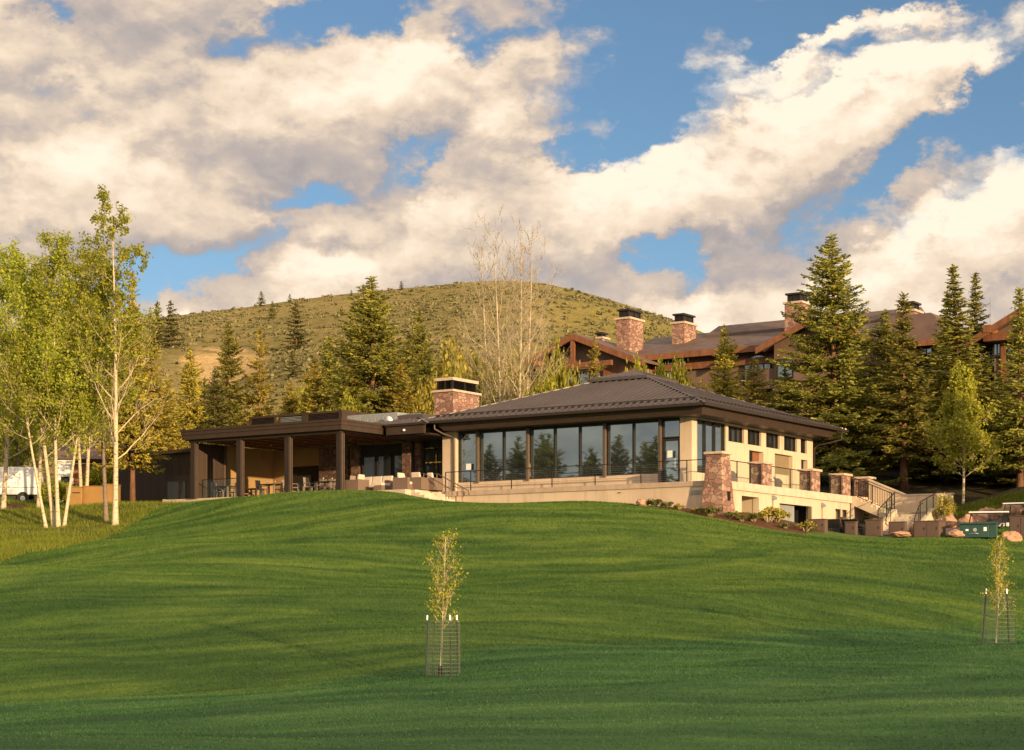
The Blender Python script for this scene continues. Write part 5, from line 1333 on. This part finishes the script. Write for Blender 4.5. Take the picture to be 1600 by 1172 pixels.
lounge('armchair', .95, .9, 1, xpix(558, -2.1), -2.1, math.pi / 2 + math.pi, 'woven armchair seen from its plain side, left of the three seat sofa', 'armchair')
lounge('ottoman', .95, .9, 1, xpix(598, -1.9), -1.9, 0, 'low woven ottoman with a cream pad in front of the sofa', 'ottoman', back=False, arms=(0, 0))
lounge('armchair', 1.0, 1.0, 1, xpix(634, -1.9), -1.9, math.pi / 2, 'woven armchair with cream cushions, its side in shade, right of the ottoman', 'armchair')
lounge('armchair', 1.0, .95, 1, xpix(655, -1.5), -1.5, math.pi, 'sunlit woven armchair seen from behind near the steps', 'armchair')
lounge('armchair', .8, .8, 1, xpix(676, -.9), -.9, math.pi, 'slim woven armchair with a striped back by the handrail', 'armchair')
# ------------------------------------------------------------------ things at the foot of the stairs
CBG = 'brown cabinets along the edge of the lawn'
def cabinet(px0, px1, top, Y, depth, label, rz=AZ, split=None):
    cxp = (px0 + px1) / 2; X = (cxp - CX) / F * Y
    z = gs(X, Y) - .12; H = CH + (HY - top) / F * Y - z
    # apparent width covers front*cos + side*sin
    W = (px1 - px0) / F * Y; w = max(.3, (W - depth * abs(math.sin(rz))) / math.cos(rz))
    e = empty('utility_cabinet', (X, Y, z), rz, label, 'cabinet', CBG)
    MB().box(-w / 2, w / 2, -depth / 2, depth / 2, 0, H - .04).build('body', M['cabinet'], e, bevel=.012)
    MB().box(-w / 2 - .03, w / 2 + .03, -depth / 2 - .03, depth / 2 + .03, H - .038, H).build('lid', M['cabinet'], e, bevel=.01)
    b = MB(); n = 2 if w > .9 else 1
    for k in range(n):
        a = -w / 2 + .05 + k * (w - .05) / n; c = -w / 2 + (k + 1) * (w - .05) / n
        d = MB().box(a, c, -depth / 2 - .015, -depth / 2 - .002, .15, H - .10).build('door', M['cabinet'], e)
        MB().box(c - .09, c - .06, -depth / 2 - .03, -depth / 2 - .016, H * .5, H * .5 + .12).build('handle', M['black_metal'], d)
    return e
for a in [(1261, 1293, 811, 88.5, .35, 'brown cabinet furthest left, by the end of the mulch bed'), (1308, 1322, 808, 91.5, .3, 'tall narrow brown cabinet behind a shorter one'), (1320, 1340, 815, 89.5, .25, 'brown cabinet leaning close before the tall narrow one'), (1352, 1379, 812, 89.5, .25, 'square brown cabinet left of the white cheek wall of the stairs'), (1389, 1416, 815, 90, .25, 'brown cabinet in front of the stair treads, with a boulder at its right'),
          (1427, 1478, 814, 89.5, .9, 'widest brown cabinet with a lighter right side'), (1577, 1618, 806, 90, .6, 'brown cabinet cut by the right edge of the photo')]: cabinet(*a)
def boulder(px, base, Y, wpx, hpx, seed, label, squash=.8):
    X = (px - CX) / F * Y; W = wpx / F * Y / 2; H = hpx / F * Y
    zb = CH + (HY - base) / F * Y
    import bmesh
    bm = bmesh.new(); bmesh.ops.create_icosphere(bm, subdivisions=4, radius=1)
    for v in bm.verts:
        p = v.co.copy()
        n = mnoise.fractal(p * 1.1 + Vector((seed, seed * 2, 0)), .9, 2, 3) * .28 + mnoise.fractal(p * 4 + Vector((0, seed, 3)), .8, 2, 3) * .05
        v.co = p * (1 + n)
        v.co.x *= W; v.co.y *= W * squash; v.co.z *= H * .62
    zz = [v.co.z for v in bm.verts]
    for v in bm.verts: v.co.z += H * .40
    me = bpy.data.meshes.new('boulder'); bm.to_mesh(me); bm.free()
    o = link('boulder', me, M['boulder'], smooth=True); o.location = (X, Y, min(zb, gs(X, Y)+.1)); o.rotation_euler = (0, 0, seed)
    return tag(o, label, 'boulder', 'pink boulders')
for a in [(1004, 791, 90.8, 24, 11, 1.3, 'pink boulder at the left end of the mulch bed'), (1250, 829, 89.5, 20, 8, 2.1, 'pale boulder before the garage opening'), (1427, 838, 90.5, 16, 20, 3.7, 'upright boulder between two brown cabinets'), (1408, 838, 88, 40, 8, 4.2, 'flat boulder lying at the foot of a brown cabinet'), (1496, 838, 88.5, 30, 10, 5.9, 'low pink boulder left of the green bin'), (1508, 838, 88.8, 22, 14, 9.1, 'boulder leaning against the green bin'),
          (1581, 848, 85.5, 33, 19, 6.4, 'big rounded boulder alone on the lawn at the right'), (1484, 814, 98, 28, 18, 7.7, 'retaining boulder just right of the stair shrub'), (1510, 815, 98, 24, 16, 8.8, 'retaining boulder left of the golf cart roof'), (1545, 815, 100, 42, 22, 10.3, 'retaining boulder behind the golf cart'), (1580, 812, 100, 50, 24, 11.6, 'large flat topped retaining boulder at the far right'), (1530, 818, 99.5, 28, 18, 12.2, 'retaining boulder seen under the golf cart roof')]: boulder(*a)
# green bin with a sloping lid
Y = 88.5; X = (1528 - CX) / F * Y; z = gs(X, Y) - .05
g = empty('green_bin', (X, Y, z), -.28, 'dark green metal bin with a white notice on its front', 'bin')
H = CH + (HY - 815) / F * Y - z
b = MB(); b.box(-.82, .52, -.5, .5, .08, H - .10); b.build('body', M['green_paint'], g, bevel=.015)
MB().box(.525, .9, -.5, .5, .06, H - .08).build('end_locker', M['green_paint'], g, bevel=.015)
MB().hexa([(-.9, -.62, H - .14), (.94, -.62, H - .14), (.94, .6, H - .06), (-.9, .6, H - .06)], [(-.9, -.62, H - .09), (.94, -.62, H - .09), (.94, .6, H), (-.9, .6, H)]).build('lid', M['green_paint'], g, bevel=.01)
MB().box(.28, .42, -.506, -.502, H * .45, H * .66).build('notice', M['paper'], g)
MB().box(-.55, -.42, -.506, -.502, H * .46, H * .56).build('sticker', M['paper'], g)
b = MB(); b.cyl((-.12, 0, H * .52), .09, -.508, -.502, 12, 'y'); b.build('sticker', M['steel'], g)
MB().tube([(-.4, -.52, H * .3), (-.1, -.56, H * .33), (.05, -.52, H * .3)], .015, 6).build('latch', M['steel'], g)
# golf carts
def cart_proto():
    e = empty('golf_cart', (0, 0, 0))
    MB().prism([(-1.15, .28), (1.15, .28), (1.15, .62), (.95, .82), (.55, .86), (.42, .42), (-.25, .42), (-.28, .72), (-1.12, .74)], 'y', -.58, .58).build('body', M['white_paint'], e, bevel=.04)
    MB().box(-.75, -.2, -.52, .52, .745, .88).build('seat', M['black_metal'], e, bevel=.04)
    MB().hexa([(-.76, -.52, .881), (-.64, -.52, .881), (-.64, .52, .881), (-.76, .52, .881)], [(-.9, -.52, 1.25), (-.78, -.52, 1.25), (-.78, .52, 1.25), (-.9, .52, 1.25)]).build('backrest', M['black_metal'], e, bevel=.03)
    MB().box(-1.15, .85, -.62, .62, 1.80, 1.87).build('roof', M['white_paint'], e, bevel=.03)
    for sx in (1, -1):
        for sy in (1, -1):
            MB().tube([(.92 if sx > 0 else -1.0, .5 * sy, .75), (.72 if sx > 0 else -.95, .52 * sy, 1.8)], .025, 6).build('post', M['black_metal'], e)
            w = MB().add(*tubegeo([(.78 * sx, .46 * sy, .23), (.78 * sx, .62 * sy, .23)], .23, 18)).build('wheel', M['rubber'], e)
            MB().add(*tubegeo([(.78 * sx, .605 * sy, .23), (.78 * sx, .63 * sy, .23)], .12, 12)).build('rim', M['steel'], w)
    MB().tube([(.62, -.25, .8), (.42, -.25, 1.05)], .02, 6).add(*tubegeo([(.40, -.25, 1.03), (.43, -.25, 1.07)], .17, 14)).build('steering_wheel', M['black_metal'], e)
    MB().prism([(.90, .85), (.92, .85), (.75, 1.78), (.73, 1.78)], 'y', -.5, .5).build('windscreen', M['rail_glass'], e)
    return e
for px, Y, top, rz, lab in ((1540, 95, 800, 2.9, 'white golf cart parked behind the green bin, its roof above the lid'), (1597, 96, 786, 2.6, 'white golf cart cut by the right edge, its roof highest of all'), (1338, 90.8, None, .9, 'roofless golf cart in front of the low windows, mostly hidden by brown cabinets'), (1303, 91.2, None, 1.2, 'roofless golf cart before the garage, seen between the first two brown cabinets')):
    X = (px - CX) / F * Y; z = gs(X, Y)
    c = again('cart', cart_proto); s = 1.0
    if top is None:
        for ch in [k for k in c.children if k.name.split('.')[0] in ('roof', 'post', 'windscreen', 'steering_wheel')]: bpy.data.objects.remove(ch)
        for ch in [k for k in c.children if k.name.split('.')[0] == 'body']: ch.data = ch.data.copy(); ch.data.materials[0] = M['black_metal']
        z = CH + (HY - 812) / F * Y - 1.25 * .85; c.scale = (.85, .85, .85)
    else: z = CH + (HY - top) / F * Y - 1.87
    c.location = (X, Y, z); c.rotation_euler = (0, 0, rz); tag(c, lab, 'golf cart', 'golf carts below the stairs')
# paved yard below the balcony
b = MB(); pts = []
for i in range(13):
    for j in range(19):
        x, y = -.2 + i * .8, 5.6 + j * .65; X, Y = L2W(x, y); pts.append((X, Y, gs(X, Y) + .03))
b.add(pts, [(i * 19 + j, (i + 1) * 19 + j, (i + 1) * 19 + j + 1, i * 19 + j + 1) for i in range(12) for j in range(18)])
tag(b.build('yard_pavement', M['asphalt']), 'paved yard below the balcony', kind='structure')
Y = 103; X = (1478 - CX) / F * Y
plant('thin_bush', (1477 - CX) / F * 99.5, 99.5, 2.0, .55, 'small upright green shrub beside the right end of the stairs', 'shrub', SG, 'shrub')
# post lamp stub on the lawn by the wall
Y = 93.2; X = (969 - CX) / F * Y
p = empty('path_light', (X, Y, gs(X, Y)), 0, 'small mushroom shaped path light on the lawn before the pale base wall', 'path light')
MB().cyl((0, 0, 0), .03, -.1, .50, 8).build('stem', M['post_metal'], p)
MB().add(*tubegeo([(0, 0, .50), (0, 0, .53), (0, 0, .56)], [.15, .13, .03], 14)).build('shade', M['post_metal'], p)
# rain cover: shallow pale patch in the near lawn is a sprinkler-worn strip
Y = 1.55 * F / (1075 - HY) * 1.18; 
# ------------------------------------------------------------------ left background: cabinets, van, small house
YG = 'yellow brown cabinets by the aspens'
for px0, px1, top, base, Y, dep, lab in ((105, 131, 761, 794, 107, .3, 'yellow brown cabinet with slotted vents at the left of the row'), (131, 166, 760, 792, 108, .5, 'wide plain yellow brown cabinet in the middle of the row'), (163, 186, 757, 790, 108.5, .5, 'yellow brown cabinet with a bright side at the right of the row')):
    X = ((px0 + px1) / 2 - CX) / F * Y; z = gs(X, Y) - .1; H = CH + (HY - top) / F * Y - z; W = (px1 - px0) / F * Y
    e = empty('equipment_cabinet', (X, Y, z), -.05, lab, 'cabinet', YG)
    MB().box(-W / 2 + .03, W / 2 - .03, -dep, dep, 0, H - .05).build('body', M['yellow_cabinet'], e, bevel=.02)
    MB().box(-W / 2, W / 2, -dep - .03, dep + .03, H - .048, H).build('lid', M['yellow_cabinet'], e, bevel=.015)
    if px0 == 105:
        b = MB(); b.box(-W * .38, -W * .22, -dep - .008, -dep - .002, H - .38, H - .32); b.box(-W * .1, W * .36, -dep - .008, -dep - .002, H - .38, H - .32)
        b.build('vent_slot', M['black_metal'], e)
Y = 117; X = (14 - CX) / F * Y
v = empty('parked_van', (X, Y, CH + (HY - 781) / F * Y), .02, 'large white van parked on the left behind the aspens', 'van')
v.scale = (.78, .78, .78)
MB().prism([(-3.2, .35), (2.55, .35), (2.62, .9), (2.5, 2.35), (2.3, 2.6), (-2.2, 2.6), (-2.9, 1.6), (-3.35, 1.35), (-3.4, .5)], 'y', -1.0, 1.0).build('body', M['white_paint'], v, bevel=.10)
for x in (-2.2, 1.35):
    for s in (-1, 1):
        w = MB().add(*tubegeo([(x, .78 * s, .05), (x, 1.02 * s, .05)], .36, 22)).build('wheel', M['rubber'], v)
        MB().add(*tubegeo([(x, 1.0 * s, .05), (x, 1.03 * s, .05)], .21, 14)).build('rim', M['steel'], w)
        MB().add(*tubegeo([(x, .985 * s, .12), (x, 1.012 * s, .12)], .47, 22)).build('wheel_arch', M['black_metal'], v)
MB().box(-2.0, 2.4, -1.015, -1.002, .9, .96).build('side_trim', M['galv'], v)
MB().box(-2.3, -1.3, -1.012, -1.003, 1.5, 2.15).build('side_window', M['glass_dark'], v)
MB().box(2.56, 2.66, -.95, -.75, 1.0, 1.35).build('tail_light', M['timber'], v)
Y = 128; X = (112 - CX) / F * Y
h = empty('white_house', (X, Y, gs(X, Y)), .1, 'small white house with a reddish brick side glimpsed between the left trunks', 'house')
mb = wallgrid(MB(), 'y', 0, .3, -1.0, .1, 0, 3.2, [(-.75, -.15, .9, 2.0)]); mb.build('wall', M['white_paint'], h)
window('y', .1, -.75, -.15, .9, 2.0, 2, .05, .08, parent=h, glass='glass_dark')
MB().box(.102, 3.2, .1, .3, 0, 2.9).build('brick_wall', M['timber'], h)
MB().prism([(-.4, 3.2), (3.6, 3.2), (1.6, 4.4)], 'x', -1.2, 3.4).build('roof', M['lodge_roof'], h)
for px, y_ in ((30, 762),): pass
plant('green_bush', (86 - CX) / F * 112, 112, 1.7, 1.1, 'green bush at the tail of the white van', 'shrub', 'low shrubs among the aspens', 'shrub')
plant('green_bush', (103 - CX) / F * 113, 113, 1.5, .9, 'dark bush just left of the slotted yellow cabinet', 'shrub', 'low shrubs among the aspens', 'shrub')
plant('gold_bush', (160 - CX) / F * 116, 116, 2.6, 1.3, 'yellow shrub behind the yellow brown cabinets', 'shrub', 'low shrubs among the aspens', 'shrub')
# ------------------------------------------------------------------ the timber lodge
LX, LY = L2W(0, 44)
lod = empty('timber_lodge', (LX, LY, 0), AZ, 'large timber and stone lodge with several stone chimneys behind the spruces', 'building')
def lp(px, py, y):     # point on the lodge plane y (metres behind its front)
    r = np.array([(px - CX) / F, 1.0]); o = np.array([LX, LY]); t = (o @ EY + y) / (r @ EY)
    return float((t * r - o) @ EX), float(CH + (HY - py) / F * t)
def gable(px_peak, py_peak, y, half, slope, depth, wall_to, over=.9, thick=.35, name='gable_roof', lefthalf=None):
    x, z = lp(px_peak, py_peak, y); lh = lefthalf or half
    b = MB(); 
    for s, hh in ((-1, lh), (1, half)):
        poly = [(x, z), (x + s * hh, z - slope * hh), (x + s * hh, z - slope * hh - thick * .5), (x, z - thick * .5)]
        b.prism(poly if s > 0 else poly[::-1], 'y', y, y + depth)
    rf = b.build(name, M['lodge_roof'], lod)
    for s, hh in ((-1, lh), (1, half)):
        b = MB(); poly = [(x, z - .03), (x + s * hh, z - slope * hh - .03), (x + s * hh, z - slope * hh - .50), (x, z - .50)]
        b.prism(poly if s > 0 else poly[::-1], 'y', y - .14, y - .004); b.build('bargeboard', M['timber'], rf)
    b = MB(); w1, w2 = lh - over, half - over
    b.add([(x - w1, y + over, wall_to), (x + w2, y + over, wall_to), (x + w2, y + over, z - slope * w2 - .2), (x, y + over, z - .3), (x - w1, y + over, z - slope * w1 - .2),
           (x - w1, y + depth, wall_to), (x + w2, y + depth, wall_to), (x + w2, y + depth, z - slope * w2 - .2), (x, y + depth, z - .3), (x - w1, y + depth, z - slope * w1 - .2)],
          [(0, 1, 2, 3, 4), (1, 6, 7, 2), (5, 0, 4, 9), (9, 8, 7, 6, 5)])
    b.build('wall', M['lodge_wall'], lod)
    return x, z, rf
def lwin(x0, x1, z0, z1, y, lights=2, arch=False, glass='glass'):
    f = MB(); g = MB()
    f.box(x0 - .1, x1 + .1, y - .12, y - .005, z0 - .12, z0); f.box(x0 - .1, x0, y - .12, y - .005, z0, z1); f.box(x1, x1 + .1, y - .12, y - .005, z0, z1)
    for k in range(1, lights): q = x0 + (x1 - x0) * k / lights; f.box(q - .04, q + .04, y - .10, y - .02, z0, z1 + (.15 if arch else 0))
    top = []
    if arch:
        n = 10; top = [(x0 + (x1 - x0) * i / n, z1 + .38 * math.sin(math.pi * i / n)) for i in range(n + 1)]
        f.prism([(x0 - .1, z1)] + [(a + (.1 if i == n else -.1 if i == 0 else 0), c + .12) for i, (a, c) in enumerate(top)] + [(x1 + .1, z1)] + top[::-1], 'y', y - .12, y - .005)
    else: f.box(x0 - .1, x1 + .1, y - .12, y - .005, z1, z1 + .1)
    w = f.build('window', M['frame'], lod)
    g.prism(([(x0, z0), (x1, z0)] + top[::-1]) if arch else [(x0, z0), (x1, z0), (x1, z1), (x0, z1)], 'y', y - .05, y - .03)
    g.build('pane', M[glass], w)
def lchim(px0, pxc, px1, ptop, pbase, y, label=None, side=1.9, cap=16, crown=False):
    x1, zt_ = lp(pxc, ptop, y); x0, _ = lp(px0, ptop, y); _, zb = lp(pxc, pbase + 14, y)
    c = MB().box(x0, x1, y, y + side, zb, zt_).build('chimney', M['stone'], lod)
    MB().box(x0 - .12, x1 + .12, y - .12, y + side + .12, zt_ + .002, zt_ + .16).build('capstone', M['capstone'], c)
    b = MB(); h = cap / 30.0
    for a, d in ((x0 + .15, y + .15), (x1 - .27, y + .15), (x1 - .27, y + side - .27), (x0 + .15, y + side - .27), ((x0 + x1) / 2 - .06, y + .15), (x1 - .27, y + side / 2)): b.box(a, a + .12, d, d + .12, zt_ + .16, zt_ + .16 + h)
    b.box(x0 + .2, x1 - .2, y + .2, y + side - .2, zt_ + .16, zt_ + .16 + h * .95)
    b.build('spark_screen', M['black_metal'], c)
    MB().box(x0 + .02, x1 - .02, y + .02, y + side - .02, zt_ + .162 + h, zt_ + .30 + h).build('chimney_lid', M['brown_metal'], c)
# left gable with its timber truss
WZ = 11.0
x, z, rf = gable(895, 521, 0, 6.4, .40, 16, WZ, over=1.1, lefthalf=6.2)
b = MB(); b.box(x - 3.4, x + 3.6, -.10, .12, z - 2.75, z - 2.35); b.box(x - .18, x + .18, -.08, .10, z - 2.349, z - .5)
b.box(x - 3.3, x - 2.95, -.6, 1.1, z - 2.34, z - 2.0); b.build('truss', M['timber'], lod)
lwin(x - 2.6, x - .5, z - 6.3, z - 3.1, 1.1, 2); lwin(x - .1, x + 1.9, z - 6.3, z - 3.1, 1.1, 2)
MB().box(x - 3.6, x + 4.2, .2, 1.098, z - 7.5, z - 6.5).build('balcony', M['timber'], lod)
MB().box(x + 2.2, x + 4.9, 1.0, 1.098, z - 5.6, z - 2.6).build('timber_panel', M['timber'], lod)
# main roof, eave and wall
xa, ze = lp(985, 559, 3.0); xb, _ = lp(1262, 530, 3.0); _, zr2 = lp(1100, 519, 10.0)
b = MB(); b.prism([(2.6, ze), (10.5, zr2), (18, ze), (18, ze - .25), (2.6, ze - .25)], 'x', xa - 2, xb + 5)
rf = b.build('roof', M['lodge_roof'], lod)
MB().prism([(8.2, zr2 - .55), (10.4, zr2 + .45), (12.4, zr2 - .4), (12.4, zr2 - .9), (8.2, zr2 - .9)], 'x', xa + 4, xb + 6).build('roof_cap', M['lodge_roof'], rf)
MB().box(xa - 2, xb + 5, 2.42, 2.594, ze - .42, ze + .04).build('eave_board', M['timber'], rf)
MB().box(xa - 2, xb + 5, 3.6, 16, WZ - 2, ze - .26).build('wall', M['lodge_wall'], lod)
MB().box(xa - 1, xb + 4, 3.3, 3.598, ze - 1.25, ze - .75).build('beam', M['timber'], lod)
for px in (1052, 1184):
    a, zz = lp(px - 20, 569, 3.6); c, _ = lp(px + 20, 569, 3.6); lwin(a, c, zz - 1.6, zz + .2, 3.6, 4, True)
a, zz = lp(1190, 577, 2.2); c, _ = lp(1222, 577, 2.2)
MB().box(a - .8, c + .6, 2.2, 3.3, zz - 1.5, zz + .0).build('balcony', M['lodge_wall'], lod)
# steep gable half hidden by the tallest spruce, and the gable at the right edge
gable(1270, 494, 1.0, 5.5, .42, 14, WZ, over=1.0, lefthalf=4.6)
xg, zg2, _ = gable(1640, 452, -4.0, 8, .52, 20, WZ - 3, over=1.4, lefthalf=5.6)
MB().box(xg - 4.6, xg + 4, -3.6, -2.62, zg2 - 3.0, zg2 - 2.5).box(xg - 4.4, xg - 3.9, -4.2, -2.62, zg2 - 2.499, zg2 - 2.0).build('truss', M['timber'], lod)
a, zz = lp(1554, 556, -2.6); c, z3 = lp(1568, 524, -2.6); lwin(a, c, zz, z3, -2.6, 3)
a, zz = lp(1576, 560, -2.6); c, z3 = lp(1600, 526, -2.6); lwin(a, c, zz, z3, -2.6, 2)
MB().box(a - .5, a - .15, -2.75, -2.602, zz - 2, zg2 - 3).build('timber_panel', M['timber'], lod)
a, zz = lp(1216, 590, 2.0); c, z3 = lp(1238, 562, 2.0); lwin(a, c, zz, z3, 2.0, 2)
# tower roof between the right spruces
xt, zt3 = lp(1425, 489, 6.0)
b = MB(); b.box(xt - 3.6, xt + 3.2, 6.2, 10, zt3 - 7, zt3 - 2.2); b.build('wall', M['lodge_wall'], lod)
MB().add([(xt - 4.2, 5.4, zt3 - 2.2), (xt + 3.8, 5.4, zt3 - 2.2), (xt + 3.8, 11, zt3 - 2.2), (xt - 4.2, 11, zt3 - 2.2), (xt - 2, 6.6, zt3), (xt + 1.2, 6.6, zt3), (xt + 1.2, 9.5, zt3), (xt - 2, 9.5, zt3)], [(0, 1, 5, 4), (1, 2, 6, 5), (2, 3, 7, 6), (3, 0, 4, 7), (4, 5, 6, 7), (3, 2, 1, 0)]).build('roof', M['lodge_roof'], lod)
MB().box(xt - 4.2, xt + 3.8, 5.25, 5.39, zt3 - 2.6, zt3 - 2.15).build('eave_board', M['timber'], lod)
a, zz = lp(1440, 562, 6.2); c, z3 = lp(1456, 538, 6.2); lwin(a, c, zz, z3, 6.2, 2)
a, zz = lp(1392, 562, 6.2); c, z3 = lp(1406, 538, 6.2); lwin(a, c, zz, z3, 6.2, 2)
lchim(963, 983.5, 1004, 498, 550, 3.4, side=2.2); lchim(1050, 1069, 1088, 505, 535, 6.5, side=2.0); lchim(1226, 1252, 1268, 473, 512, 5.5, side=1.6); lchim(1404, 1428, 1442, 486, 496, 7.0, side=1.6, cap=14)
lchim(929, 941, 951, 529, 535, 8.0, side=1.0, cap=8)
MB().tube([lp(1547, 510, 2)[0:1] + (2,) + lp(1547, 510, 2)[1:], lp(1547, 466, 2)[0:1] + (2,) + lp(1547, 466, 2)[1:]], .012, 5).build('antenna', M['black_metal'], lod)
